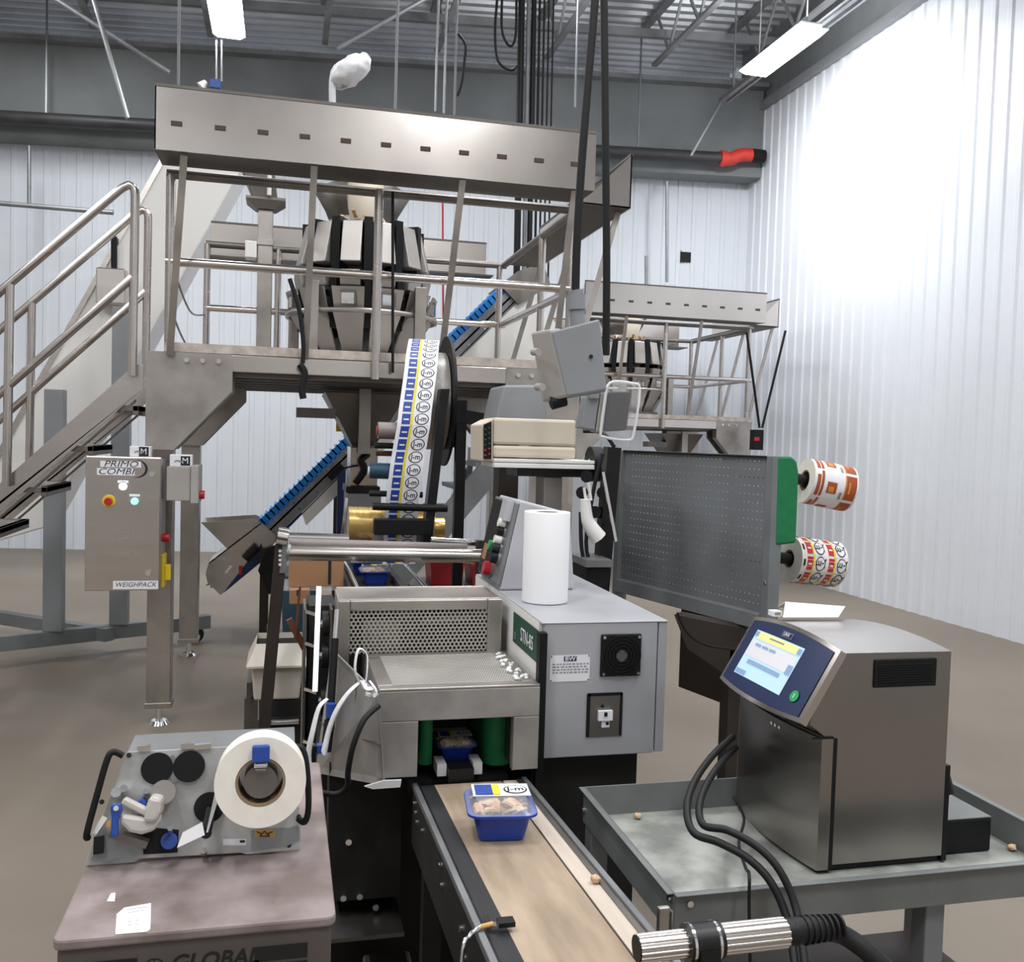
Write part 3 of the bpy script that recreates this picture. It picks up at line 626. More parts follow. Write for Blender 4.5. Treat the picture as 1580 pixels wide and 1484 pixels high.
roller(570, 640, 726, .034, 'roller_blue', 'roller', 'label_white', -.02, 'dark blue roller')
roller(537, 668, 807, .075, 'gold_film', 'film_spool', None, .18, 'spool wound with gold film')
roller(578, 657, 687, .013, 'black', 'guide_bar'); roller(570, 652, 761, .013, 'black', 'guide_bar', None, -.01); roller(575, 690, 781, .016, 'black', 'guide_bar', None, -.075)
roller(580, 655, 699, .012, 'brown_bar', 'guide_bar', None, .03, 'brown guide bar')
p = W4(577, 800, -.08); q = W4(662, 825, -.08); MB('black').box(p.x, q.x, YW-.1, YW-.04, q.z, p.z).build('sensor_block', t, .004)
p = W4(577, 826, -.02); q = W4(652, 850, -.02); MB('galvanised').box(p.x, q.x, YW+.01, YW+.05, q.z, p.z).build('platen', t)
MB('chrome').bar(W4(535, 768, .1), W4(527, 832, .1), .012).build('spool_guide', t)
p = W4(668, 815, .3); MB('gold_film').cyl(p, p+XP*.05, .05, n=20).build('spool_end', t)
for pxx in (610, 655): MB('white_plastic').cyl(W4(pxx, 687, -.005), W4(pxx+3, 687, -.005), .017, n=14).build('collar', t)
MB('black_metal').bar(V((RX+.05, 4.15, .0)), V((RX+.05, 4.15, cz)), .045).build('pedestal', t)
# the printed web: the reel above, then down over the rollers
pts = [(656, 524, .26), (653, 545, .10), (650, 575, .02), (646, 605, -.02), (642, 635, -.05), (640, 655, -.064), (637, 672, -.064), (632, 700, -.06), (628, 727, -.064), (624, 760, -.05), (621, 790, -.03), (619, 825, -.015), (617, 870, -.02)]
web = [W4(a, b, c) for a, b, c in pts]
def cr(P, n=10):
    o = []
    for i in range(len(P)-1):
        a, b, c, d = P[max(i-1, 0)], P[i], P[i+1], P[min(i+2, len(P)-1)]
        for k in range(n):
            s = k/n; o.append(.5*((2*b)+(c-a)*s+(2*a-5*b+4*c-d)*s*s+(3*b-a-3*c+d)*s**3))
    return o+[P[-1]]
wp = cr(web); wl = [0]
for i in range(1, len(wp)): wl.append(wl[-1]+(wp[i]-wp[i-1]).length)
def webf(u, v, h):
    d = max(0, min(wl[-1]-1e-6, wl[-1]-v)); i = 0
    while i < len(wl)-2 and wl[i+1] < d: i += 1
    k = (d-wl[i])/max(1e-9, wl[i+1]-wl[i]); p = wp[i].lerp(wp[i+1], k); tg = (wp[i+1]-wp[i]).normalized()
    return p+XP*u+(XP.cross(tg))*h*(1 if XP.cross(tg).y < 0 else -1)
m = MB('label_white'); ww = .125
m.grid(lambda a, b: webf(-ww/2-.012+(ww+.016)*a, wl[-1]*b, 0), 1, 90)
A = Art(m, webf); n = 21; s_ = wl[-1]/n
for k in range(n): jm_label(A, 0, (k+.5)*s_, s_*.98, ww, 'label_blue', 'label_yellow')
o = solo(m, 'printed_label_web', 'long strip of blue, yellow and white oval labels running down the unwinder', 'label strip')
t2 = thing('label_reel', 'big translucent reel of labels at the top of the unwinder', 'reel', (RX-.14, 4.28, cz-.25))
MB('reel_grey').pipe((RX-.13, 4.335, cz), (RX-.004, 4.335, cz), .225, .07, 40).build('wound_labels', t2)
MB('film_clear').pipe((RX-.145, 4.335, cz), (RX-.138, 4.335, cz), .235, .07, 40).build('clear_flange', t2)

# ------------------------------------------------------------------ film frame with two steel rollers
YF = 3.6
def W3(px, py, dy=0): return at(px, py, y=YF+dy)
t = thing('film_roller_frame', 'dark leaning frame carrying two long steel rollers above the shrouded machine', 'roller frame', (.3, 3.6, 0))
pa, pb = W3(436, 822), W3(408, 1120); d = (pb-pa).normalized(); fl = pa+d*(pa.z/-d.z)
MB('dark_brown_metal').bar(pa, fl, .045, .05, YP).build('leg', t, .004)
pr_ = W3(748, 852); MB('dark_brown_metal').bar(pr_+ZP*.04+YP*.05, V((pr_.x, pr_.y+.05, 0)), .045, .05, YP).build('leg', t)
MB('stainless').cyl(W3(444, 853), W3(748, 858), .028, n=22).build('front_roller', t)
MB('chrome').cyl(W3(446, 828, .12), W3(538, 831, .12), .018, n=18).build('rear_roller', t)
MB('roller_grey').cyl(W3(446, 838, .06), W3(720, 846, .06), .02, n=18).build('middle_roller', t)
MB('chrome').cyl(W3(665, 833, .12), W3(740, 838, .12), .014, n=14).build('rear_shaft', t)
m = MB('galvanised').prism([W3(*q, dy=-.03) for q in ((438, 818), (446, 818), (441, 884), (431, 884))], (0, .02, 0)).use('chrome')
for py in (850, 857, 864, 871): m.cyl(W3(432, py, -.035), W3(432, py, -.02), .006, n=8)
m.cyl(W3(428, 826, -.02), W3(444, 829, -.02), .035, n=16); m.build('roller_bracket', t)
MB('galvanised').cyl(W3(441, 852), W3(446, 853), .034, n=18).build('end_cap', t)

# ------------------------------------------------------------------ step frame and far clutter right of the unwinder
t = thing('rolling_step_ladder', 'grey steel step ladder climbing behind the unwinder', 'ladder', (1.05, 5.6, 0))
def W6(px, py, y=5.0): return at(px, py, y=y)
for y in (5.0, 5.5):
    a_, b_ = at(768, 712, y=y), at(664, 832, y=y); d = (b_-a_).normalized(); b_ = a_+d*(a_.z/-d.z*.999)
    MB('galvanised').bar(a_, b_, .03, .13).build('stringer', t)
    k0 = at(768, 700, y=y); MB('galvanised').bar(V((k0.x+.02, y, 0)), V((k0.x+.02, y, 1.75)), .07, .05).build('upright', t)
a_, b_ = at(768, 712, y=5.0), at(664, 832, y=5.0)
for k in range(6):
    p = a_.lerp(b_, .05+k*.3)
    if p.z > .1: MB('galvanised').box(p.x-.1, p.x+.08, 5.02, 5.48, p.z-.01, p.z+.012).build('tread', t)
for pxx in (727, 741): MB('galvanised').bar(at(pxx, 690, y=5.52), at(pxx-5, 765, y=5.52), .03).build('rail_post', t)
m = MB('galvanised').bar(at(688, 790, y=5.55), at(735, 700, y=5.55), .03).bar(at(700, 730, y=5.55), at(765, 735, y=5.55), .025); m.build('handrail', t)

# infeed conveyor with tubs, red bins, cardboard boxes and blue tote behind the shrouded machine
t = thing('tub_infeed_conveyor', 'dark chain conveyor bringing tubs into the shrouded machine', 'conveyor', (.36, 4.2, 0))
zc = .95
m = MB('stainless_dark').box(.262, .275, 3.0, 4.8, zc-.08, zc+.03).box(.475, .5, 3.0, 4.8, zc-.08, zc+.03); m.build('side_frame', t)
MB('belt_black').box(.276, .474, 3.0, 4.8, zc-.02, zc).build('chain_bed', t)
for x in (.29, .48):
    for y in (3.3, 4.7): MB('stainless_dark').box(x-.02, x+.02, y-.02, y+.02, 0, zc-.081).build('leg', t)
for x in (.268, .52): MB('chrome').cyl((x, 3.0, zc+.09), (x, 4.8, zc+.09), .008, n=8).bar((x, 3.1, zc+.09), (x, 3.1, zc-.0), .01).bar((x, 4.7, zc+.09), (x, 4.7, zc-.0), .01).bar((.268 if x < .3 else .49, 3.1, zc), (x, 3.1, zc), .012).bar((.268 if x < .3 else .49, 4.7, zc), (x, 4.7, zc), .012).build('guide_rail', t)
p, q = at(663, 868, y=5.9), at(716, 902, y=5.9)
for i, (a_, b_) in enumerate((((665, 867), (716, 903)), ((728, 870), (758, 903)))):
    p, q = at(*a_, y=5.6), at(*b_, y=5.6); t2 = thing('red_bin', ('bright red plastic bin beyond the roller frame, the one left of the grey control console', 'second red plastic bin, partly hidden by the grey control console')[i], 'bin', ((p.x+q.x)/2, 5.7, q.z), 'red bins')
    m = MB('red').hexa([(p.x+.01, 5.61, q.z), (q.x-.01, 5.61, q.z), (q.x-.01, 5.85, q.z), (p.x+.01, 5.85, q.z), (p.x, 5.6, p.z), (q.x, 5.6, p.z), (q.x, 5.88, p.z), (p.x, 5.88, p.z)]); m.build('tub', t2, .004); MB('red').box(p.x-.006, q.x+.006, 5.592, 5.888, p.z-.02, p.z+.001).build('rim', t2)
zr = at(690, 903, y=5.6).z
solo(MB('stainless_dark').box(.75, 1.35, 5.55, 5.95, zr-.03, zr-.001).box(.78, .82, 5.58, 5.62, 0, zr-.03).box(1.28, 1.32, 5.58, 5.62, 0, zr-.03).box(.78, .82, 5.88, 5.92, 0, zr-.03).box(1.28, 1.32, 5.88, 5.92, 0, zr-.03), 'side_table', 'stainless table holding the red bins', 'table')
zt_ = at(470, 933, y=4.5).z
t = thing('grey_slat_conveyor', 'low grey slatted conveyor running back behind the white bin', 'conveyor', (.02, 4.6, 0))
m = MB('galvanised')
for k in range(12): m.box(-.12, .17, 4.15+k*.06, 4.2+k*.06, .52, .535)
m.build('slats', t); MB('stainless_dark').box(-.14, -.121, 4.12, 4.92, .45, .53).box(.171, .19, 4.12, 4.92, .45, .53).build('side_frame', t)
for x in (-.13, .18):
    for y in (4.18, 4.88): MB('stainless_dark').box(x-.02, x+.02, y-.02, y+.02, 0, .449).build('leg', t)
p, q = at(433, 890, y=4.5), at(505, 946, y=4.5); q.x = .16
t = thing('blue_tote', 'dark blue grey tote standing on the low slatted conveyor', 'tote', ((p.x+q.x)/2, 4.65, .536))
MB('blue_steel').hexa([(p.x+.02, 4.5, .537), (q.x-.02, 4.5, .537), (q.x-.02, 4.8, .537), (p.x+.02, 4.8, .537), (p.x, 4.48, .93), (q.x, 4.48, .93), (q.x, 4.82, .93), (p.x, 4.82, .93)]).build('tub', t, .006)
MB('blue_steel').box(p.x-.01, q.x+.01, 4.47, 4.83, .91, .935).build('rim', t)
# machine-side shelf with the cardboard boxes
for i, (a_, b_, y, lab) in enumerate((((446, 862), (530, 905), 3.95, 'larger brown cardboard box under the steel rollers'), ((447, 910), (478, 932), 3.9, 'small brown cardboard box hanging below the larger one'))):
    p, q = at(*a_, y=y), at(*b_, y=y); t = thing('cardboard_box' if i == 0 else 'hanging_cardboard_box', lab, 'box', ((p.x+q.x)/2, y, q.z), 'cardboard boxes')
    MB('cardboard').box(p.x, q.x, y, y+.2-.05*i, q.z, p.z).build('carton', t, .003)
    xm = p.x+(q.x-p.x)*(.74 if i == 0 else .42); m = MB('ink').box(xm-.006, xm+.006, y-.002, y, q.z+.01 if i == 0 else p.z-.025, p.z); m.build('strap', t)
p = at(446, 905, y=3.95); q = at(531, 905, y=3.95)
solo(MB('film_clear').box(p.x-.04, q.x, 3.92, 4.16, p.z-.012, p.z-.001), 'hanging_clear_shelf', 'clear plastic shelf under the larger cardboard box', 'shelf')

# ------------------------------------------------------------------ white bin and its carriage
YB = 3.72
p, q = at(380, 1078, y=YB), at(466, 1078, y=YB); zt_ = at(420, 1003, y=YB).z; zb_ = p.z
x0, x1 = at(392, 1060, y=YB).x, at(462, 1060, y=YB).x; zr = at(420, 1030, y=YB-.02).z; zb_ = at(420, 1080, y=YB).z
t = thing('white_bin', 'off-white plastic bin with a wide flared collar beside the leaning frame leg', 'bin', ((x0+x1)/2, YB+.1, zb_))
MB('bin_white').hexa([(x0, YB, zb_), (x1, YB, zb_), (x1, YB+.2, zb_), (x0, YB+.2, zb_), (x0-.012, YB-.01, zr), (x1+.012, YB-.01, zr), (x1+.012, YB+.21, zr), (x0-.012, YB+.21, zr)]).build('tub', t, .008)
m = MB('bin_white'); o = [(x0-.03, YB-.03), (x1+.03, YB-.03), (x1+.03, YB+.23), (x0-.03, YB+.23)]; i_ = [(x0+.005, YB+.03), (x1+.01, YB+.03), (x1+.01, YB+.24), (x0+.005, YB+.24)]
for k in range(4):
    a_, b_, c_, d_ = o[k], o[(k+1) % 4], i_[(k+1) % 4], i_[k]; m.hexa([(*a_, zr), (*b_, zr), (*c_, zr+.075), (*d_, zr+.075), (*a_, zr+.008), (*b_, zr+.008), (c_[0], c_[1], zr+.083), (d_[0], d_[1], zr+.083)])
m.build('collar', t); MB('black').poly([(*i_[0], zr+.06), (*i_[1], zr+.06), (*i_[2], zr+.06), (*i_[3], zr+.06)]).build('opening_sheet', t)  # flat black sheet across the opening of the bin
t = thing('bin_carriage', 'black chain carriage holding up the white bin', 'carriage', (.05, 3.35, 0))
MB('machine_black').box(x0+.02, x1+.10, YB+.0, YB+.28, zb_-.06, zb_-.002).build('deck', t); MB('chrome').cyl((x0+.05, YB-.01, zb_-.085), (x1-.0, YB-.01, zb_-.085), .012, n=12).build('shaft', t)
MB('machine_black').box(x0+.03, x1+.08, YB, YB+.25, 0, zb_-.061).build('base', t)
MB('galvanised').cyl((x1+.045, YB-.06, zb_+.0), (x1+.06, YB-.06, zb_+.0), .09, n=24).build('sprocket', t)

# ------------------------------------------------------------------ console, beige unit and sheet hood above the machine
YC = 2.62
def WC(px, py, dy=0): return at(px, py, y=YC+dy)
zc0 = 1.165
tl, tr, br = WC(803, 772), WC(880, 792), WC(887, 889); bl = WC(771, 905)
t = thing('control_console', 'light grey leaning control console with a dark panel of switches', 'console', ((bl.x+br.x)/2, YC+.2, 1.164))
bl.z = br.z = 1.166; dpt = .27
m = MB('console_grey').prism([bl, br, tr, tl], (0, dpt, 0)); m.build('housing', t, .006)
u = V((0, -1, 0)); e = (tl-bl).normalized(); nrm = V((-e.z, 0, e.x)); o = bl+V((0, dpt, 0))+e*.012; Lp = (tl-bl).length-.02
pf = planar(o, V((0, -1, 0)), e, nrm)
a = Art(MB(), pf)
m = MB('galvanised'); c = pf(dpt/2, Lp/2, .006); m.obox(c, V((0, dpt/2, 0)), e*Lp/2, nrm*.006); m.build('panel_frame', t, .003)
m = MB('bezel_navy'); m.m = 'black'; c = pf(dpt*.32, Lp*.5, .014); m.obox(c, V((0, dpt*.3, 0)), e*Lp*.47, nrm*.003); m.build('display_panel', t)
a.rect(dpt*.1, dpt*.3, Lp*.2, Lp*.4, 'cardboard', .018).mb.build('display_window', t)
for k, (v, c, nm, r) in enumerate(((.14, 'red', 'stop_button', .022), (.42, 'green_button', 'start_button', .016), (.30, 'black', 'selector_switch', .018), (.42, 'ink', 'selector_switch', .015), (.52, 'white_plastic', 'push_button', .014), (.62, 'black', 'selector_switch', .016), (.72, 'white_plastic', 'push_button', .014))):
    b = pf(dpt*(.62 if c in ('red', 'green_button') else .82), Lp*v, .012); MB('galvanised').cyl(b, b+nrm*.006, r*1.2, n=16).use(c).cyl(b+nrm*.006, b+nrm*.026, r, r*.9, 16).build(nm, t)
MB('console_grey').obox(pf(dpt*.82, Lp*.88, .02), V((0, dpt*.12, 0)), e*.03, nrm*.012).build('counter', t)
t = thing('plastic_film_roll', 'tall plain white roll of film standing on end on the grey machine cabinet', 'film roll', (0, 0, 0)); b = at(849, 933, z=1.166); t.location = (b.x, b.y+.055, 1.166)
c = t.location; zt_ = at(852, 789, y=c.y).z
MB('white_paper').lathe([(.036, .001), (.061, .001), (.062, .004), (.062, zt_-1.169), (.061, zt_-1.166), (.036, zt_-1.166), (.036, .001)], c, 40).build('wound_film', t); MB('cardboard_core').pipe(c+ZP*.002, c+ZP*(zt_-1.168), .0355, .031).build('core', t)

YD = 3.3
def WD(px, py, dy=0): return at(px, py, y=YD+dy)
t = thing('film_feed_head', 'beige motor housing mounted on a white aluminium rail above the console', 'feed head', (.85, 3.4, 1.5))
p, q = WD(762, 644), WD(888, 708)
MB('beige').box(p.x, q.x, YD, YD+.2, q.z+.045, p.z).box(p.x, q.x, YD-.004, YD+.2, q.z, q.z+.042).build('housing', t, .01)
f0 = [WD(*k) for k in ((761, 645), (742, 655), (742, 712), (761, 712))]
MB('beige').prism([k+V((0, .0, 0)) for k in f0], (0, .2, 0)).build('end_cover', t, .006)
MB('black').prism([WD(*k, dy=-.004) for k in ((758, 650), (746, 655), (746, 708), (758, 708))], (0, -.004, 0)).build('display_strip', t)
m = MB('ink')
for k in range(6): m.use('label_red' if k > 3 else 'green_dark').cyl(WD(749, 662+k*8, -.009), WD(749, 662+k*8, -.012), .0035, n=8).cyl(WD(755, 660+k*8, -.009), WD(755, 660+k*8, -.012), .0035, n=8)
m.build('indicator_lamps', t)
p, q = WD(760, 711), WD(914, 724); MB('white_plastic').box(p.x, q.x, YD-.03, YD+.2, q.z+.02, q.z+.032).box(p.x, q.x, YD-.03, YD+.2, q.z, q.z+.016).box(p.x, q.x, YD-.025, YD+.19, q.z+.016, q.z+.02).build('mount_rail', t, .002)
m = MB('black_metal').box(WD(797, 730).x, q.x, YD-.01, YD+.16, q.z-.03, q.z-.001); m.build('under_rail', t)
c = WD(925, 717, -.05); MB('black').cyl(c-XP*.012+V((0, .08, 0)), c+XP*.03+V((0, .08, 0)), .065, n=28).use('chrome').cyl(c-XP*.014+V((0, .08, 0)), c-XP*.012+V((0, .08, 0)), .02).build('drive_pulley', t)
pz = 1.166; MB('stainless_dull').box(.93, 1.0, YD+.03, YD+.15, 0, q.z-.031).build('mast', t, .004)
t = thing('grey_sheet_hood', 'plain grey painted sheet hood standing behind the beige housing', 'hood', (.85, 3.6, 0))
hd = [at(*k, y=3.6) for k in ((777, 594), (845, 594), (845, 645), (757, 645))]; hd[2].z -= .1; hd[3].z -= .1
MB('box_grey').prism(hd, (0, .25, 0)).build('cover', t, .01); MB('dark_brown_metal').box(hd[2].x-.18, hd[2].x-.1, 3.65, 3.75, 0, hd[2].z-.001).build('post', t)

# ------------------------------------------------------------------ hanging junction box, cables, clear dome
YJ = 2.6
t = thing('hanging_junction_box', 'pair of grey cast junction boxes hanging from a thick black cable', 'junction box', (.8, 2.65, 1.7))
def WJ(px, py, dy=0): return at(px, py, y=YJ+dy)
A_ = [WJ(850, 511), WJ(925, 492), WJ(936, 602), WJ(874, 612)]
bk = V((.035, .11, .0))
MB('box_grey').prism(A_, bk).build('rear_box', t, .006)
B_ = [WJ(820, 513, .07), WJ(850, 508, -.0), WJ(878, 612, .0), WJ(838, 622, .07)]
n_ = (B_[1]-B_[0]).cross(B_[3]-B_[0]).normalized(); n_ = n_ if n_.y > 0 else -n_
MB('box_beige_grey').prism([k-V((.004, 0, 0)) for k in B_], n_*.052).build('lid_box', t, .008)
MB('black').prism([k+n_*.053 for k in (B_[0].lerp(B_[1], .2), B_[1], B_[2], B_[3].lerp(B_[2], .2))], n_*.008).build('gasket', t)
for q in ((823, 543), (829, 597)): MB('box_beige_grey').cyl(WJ(*q, dy=.03), WJ(q[0]+8, q[1], .0), .011, n=14).build('latch_clamp', t)
MB('ink').cyl(WJ(912, 550, -.002), WJ(912, 550, -.005), .006, n=12).build('screw', t)
MB('box_grey').cyl(WJ(893, 512, .05), WJ(890, 478, .05), .024, .022, 16).cyl(WJ(890, 478, .05), WJ(889, 455, .05), .027, n=16).cyl(WJ(889, 455, .05), WJ(888, 448, .05), .024, n=16).build('cable_gland', t)
MB('black').cyl(WJ(850, 622, .05), WJ(872, 616, .05), .02, n=12).build('lower_gland', t)
o = MB('black_rubber').tube([WJ(888, 449, .05), WJ(890, 380, .05), WJ(897, 260, .05), WJ(908, 120, .05), WJ(918, 0, .05), WJ(926, -160, .06), V((.93, 2.75, 5.5)), V((.94, 2.75, 6.37))], .0125, 10, 5).build('supply_cable', t)
t = thing('hanging_sensor_head', 'clear domed sensor head with a dark core hanging from a black cable', 'sensor head', (.93, 2.8, 1.6))
def WQ(px, py, dy=0): return at(px, py, y=2.85+dy)
MB('black_rubber').tube([WQ(935, 548), WQ(936, 400), WQ(934, 200), WQ(932, 0), WQ(930, -160), V((1.0, 2.9, 5.6)), V((1.0, 2.9, 6.37))], .0125, 10, 5).build('supply_cable', t)
MB('box_grey').box(WQ(928, 0).x, WQ(944, 0).x, 2.84, 2.89, WQ(0, 590).z+.02, WQ(0, 548).z).build('cable_gland', t, .004)
bx = [WQ(*k) for k in ((905, 612), (926, 606), (918, 664), (895, 660))]; MB('box_grey').prism(bx, (0, .06, 0)).build('back_box', t, .004)
bx = [WQ(*k) for k in ((927, 606), (938, 606), (930, 668), (919, 666))]; MB('box_beige_grey').prism(bx, (0, .06, 0)).build('mounting_plate', t, .003)
dm = [WQ(*k) for k in ((934, 598), (944, 589), (975, 592), (985, 602), (976, 668), (966, 679), (930, 674), (925, 664))]
m = MB('dome_clear').prism([k+V((0, -.03, 0)) for k in dm], (0, .09, 0)); m.build('clear_dome', t, .016, 3)
MB('dome_rim').tube([k+V((0, -.012, 0)) for k in dm]+[dm[0]+V((0, -.012, 0))], .0045, 8, 3).build('dome_rim', t)
dk = [WQ(*k) for k in ((941, 604), (975, 604), (968, 664), (933, 666))]; MB('black').prism(dk, (0, .03, 0)).build('dark_core', t, .008)

# tangle of hoses and brackets between console and perforated panel
t = thing('reel_drive_mount', 'black drive bracket with hoses standing behind the console beside the perforated panel', 'drive bracket', (1.05, 3.2, 0))
def WT(px, py, dy=0): return at(px, py, y=3.15+dy)
MB('black_metal').bar(WT(945, 690), V((WT(940, 0).x-.02, 3.15, 0)), .05).build('post', t)
MB('galvanised').box(WT(912, 0).x, WT(952, 0).x, 3.0, 3.2, WT(0, 868).z, WT(0, 856).z).build('shelf', t)
MB('black_metal').box(WT(915, 0).x, WT(950, 0).x, 3.02, 3.18, WT(0, 905).z, WT(0, 869).z).build('gearbox', t, .006)
for pts in (((930, 700), (915, 760), (905, 850), (935, 905)), ((948, 690), (930, 668), (900, 665)), ((896, 790), (900, 860), (930, 920), (940, 935))):
    MB('black_rubber').tube([WT(*k, dy=-.06) for k in pts], .007, 7).build('hose', t)
MB('chrome').bar(WT(930, 728, -.08), WT(950, 835, -.08), .01).build('tie_rod', t)
MB('white_plastic').tube([WT(903, 770, -.07), WT(906, 800, -.07), WT(913, 815, -.07), WT(924, 830, -.07)], lambda s: .018+.012*s, 8).build('wrapped_hose', t)
MB('white_plastic').bar(WT(901, 752, -.07), WT(904, 772, -.07), .008).bar(WT(908, 745, -.07), WT(912, 772, -.07), .008).build('cable_tie', t)
for k, (px_, py_) in enumerate(((898, 760), (905, 735), (918, 790), (930, 760), (925, 820))): MB('black').cyl(WT(px_, py_, .02), WT(px_, py_, -.03), .022, n=10).build('fitting', t)

# ------------------------------------------------------------------ shrouded tray wrapping machine
YM = 2.1
def WM(px, py, dy=0): return at(px, py, y=YM+dy)
t = thing('tray_wrapping_machine', 'shrouded stainless tray wrapping machine with mesh guards and grey side cabinet', 'packing machine', (.5, 2.5, 0))
X0, X1 = .216, .592; ZT, ZB = 1.024, .825; O0, O1 = WM(645, 1140).x, WM(792, 1140).x; OZ = WM(700, 1110).z
m = MB('sheet_dull').box(X0, O0, YM, YM+.006, ZB, OZ).box(O1, X1, YM, YM+.006, ZB+.003, OZ).box(X0, X1, YM, YM+.006, OZ, ZT)
m.box(X0, X0+.006, YM+.007, YM+.42, ZB, ZT).box(O0-.004, O0, YM+.006, YM+.03, ZB, OZ).box(O1, O1+.004, YM+.006, YM+.03, ZB, OZ)
m.build('front_shroud', t, .002)
yb_ = 2.47; zb_ = 1.02; zh = at(530, 927, y=2.47).z
# top guards: nearly level mesh lid, upright mesh behind it
lid = MB('stainless_dull'); i0, i1 = X0+.035, X1-.035
def lz(y): return ZT+(zb_-ZT)*(y-YM)/(yb_-YM)
for a_, b_, c_, d_ in ((X0, X1, YM, YM+.035), (X0, X1, yb_-.03, yb_), (X0, i0, YM+.036, yb_-.031), (i1, X1, YM+.036, yb_-.031)):
    lid.hexa([(a_, c_, lz(c_)), (b_, c_, lz(c_)), (b_, d_, lz(d_)), (a_, d_, lz(d_)), (a_, c_, lz(c_)+.006), (b_, c_, lz(c_)+.006), (b_, d_, lz(d_)+.006), (a_, d_, lz(d_)+.006)])
lid.build('lid_frame', t, .002)
MB('lid_mesh').poly([(i0, YM+.03, lz(YM)+.003), (i1, YM+.03, lz(YM)+.003), (i1, yb_-.03, lz(yb_)+.003), (i0, yb_-.03, lz(yb_)+.003)]).build('lid_mesh', t)
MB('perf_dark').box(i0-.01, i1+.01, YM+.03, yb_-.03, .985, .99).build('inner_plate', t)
gx0, gx1 = at(522, 940, y=2.47).x, at(775, 940, y=2.47).x; mx0, mx1 = at(540, 960, y=2.47).x, at(752, 960, y=2.47).x; mz1 = at(640, 941, y=2.47).z
g = MB('stainless_dull').box(gx0, mx0, yb_, yb_+.02, ZB+.1, zh).box(mx1, gx1, yb_, yb_+.02, zb_, zh).box(mx0, mx1, yb_, yb_+.02, mz1, zh)
g.box(gx0, gx1, yb_+.021, yb_+.20, zh-.02, zh).box(gx0, gx0+.012, yb_+.021, yb_+.2, ZB+.1, zh-.021).box(gx0+.004, gx1-.004, yb_+.2, yb_+.21, zh-.015, zh+.004)
g.build('guard_frame', t, .003)
MB('mesh_panel').poly([(mx0, yb_+.006, zb_+.004), (mx1, yb_+.006, zb_+.004), (mx1, yb_+.006, mz1), (mx0, yb_+.006, mz1)]).build('guard_mesh', t)
m = MB('stainless_dark').box(mx0-.02, mx1+.05, yb_+.16, yb_+.17, .9, zh-.03).use('stainless_dull').box(mx0+.04, mx0+.14, yb_+.08, yb_+.15, .95, 1.1).cyl((mx0+.2, yb_+.1, 1.09), (mx1-.03, yb_+.1, 1.1), .022, n=14); m.build('inner_works', t)
# flared stainless skirt on the left
q = [at(583, 1072, y=2.095), at(512, 1002, y=2.44), at(486, 1192, y=2.36), at(592, 1212, y=2.095)]
m = MB('sheet_dull').prism(q, (.004, .003, 0)); m.use('stainless_dark')
def sk(a, b): return q[0].lerp(q[1], a).lerp(q[3].lerp(q[2], a), b)
m.bar(sk(0, .55)-V((.002, .004, 0)), sk(1, .6)-V((.002, .004, 0)), .003, .003).bar(sk(.42, .0)-V((.002, .004, 0)), sk(.42, .55)-V((.002, .004, 0)), .003, .003); m.build('side_skirt', t)
m = MB('plastic_sheet').prism([at(562, 1212, y=2.09), at(592, 1203, y=2.09), at(619, 1202, y=2.09), at(617, 1213, y=2.09), at(575, 1216, y=2.09)], (0, -.006, 0)); m.build('skirt_lip', t)
m = MB('bag_white')
for k in range(45):
    y = YM+.05+random.random()**2*.34; x = i1+random.uniform(-.012, .02); r = random.uniform(.003, .007); m.ball((x, y, lz(y)+.006+r*.5), r, r*.7, 6)
o = m.build('dried_residue', t); o['kind'] = 'stuff'; o['label'] = 'whitish dried residue along the lid edge'
# the green side belts and the grey track seen through the opening
for a_, b_ in ((648, 668), (750, 792)):
    p, q2 = at(a_, 1115, y=2.2), at(b_, 1180, y=2.2); r = (q2.x-p.x)/2; MB('green_belt').cyl((p.x+r, 2.2+r, q2.z), (p.x+r, 2.2+r, .985), r, n=24).box(p.x, q2.x, 2.2+r, 2.44, q2.z, .985).build('side_belt', t)
p, q2 = at(672, 1168, y=2.19), at(740, 1186, y=2.19); MB('plastic_sheet').box(p.x, p.x+.022, 2.16, 2.22, q2.z-.002, p.z-.008).box(q2.x-.022, q2.x, 2.16, 2.22, q2.z-.002, p.z-.008).use('black_metal').box(p.x+.024, q2.x-.024, 2.14, 2.2, q2.z-.012, p.z-.014).build('track_end', t)
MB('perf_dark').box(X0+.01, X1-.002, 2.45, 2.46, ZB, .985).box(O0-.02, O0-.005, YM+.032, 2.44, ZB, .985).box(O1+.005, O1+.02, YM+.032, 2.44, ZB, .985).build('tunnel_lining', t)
zt2 = at(705, 1166, y=2.33).z; MB('machine_black').box(.3, .54, 2.18, 2.449, zt2-.03, zt2-.001).build('tunnel_track', t)
# right hand cabinet
C0, C1, CB, CT = .609, .925, .834, 1.165; YC0, YC1 = 2.15, 2.95
c = MB('cabinet_grey').box(C0+.004, C1-.022, YC0, YC1, CB, CT-.004).box(C1-.019, C1+.004, YC0+.002, YC1, CB+.002, CT-.004).use('cabinet_grey').box(C0-.004, C1+.004, YC0-.002, YC1, CT-.004, CT); cab = c.build('side_cabinet', t, .004)
MB('black').box(X1+.001, C0+.003, YC0-.03, YC0-.004, CB-.1, 1.145).build('seal_strip', t)
fx, fz = at(957, 1010, y=YC0).x, at(957, 1010, y=YC0).z; R_ = .052
m = MB('black').box(fx-R_, fx+R_, YC0-.008, YC0, fz-R_, fz+R_); fan = m.build('cooling_fan', cab, .003)
m = MB('black_metal')
for k in range(5): m.pipe((fx, YC0-.0125, fz), (fx, YC0-.010, fz), .014+.0085*k+.0022, .014+.0085*k, 28)
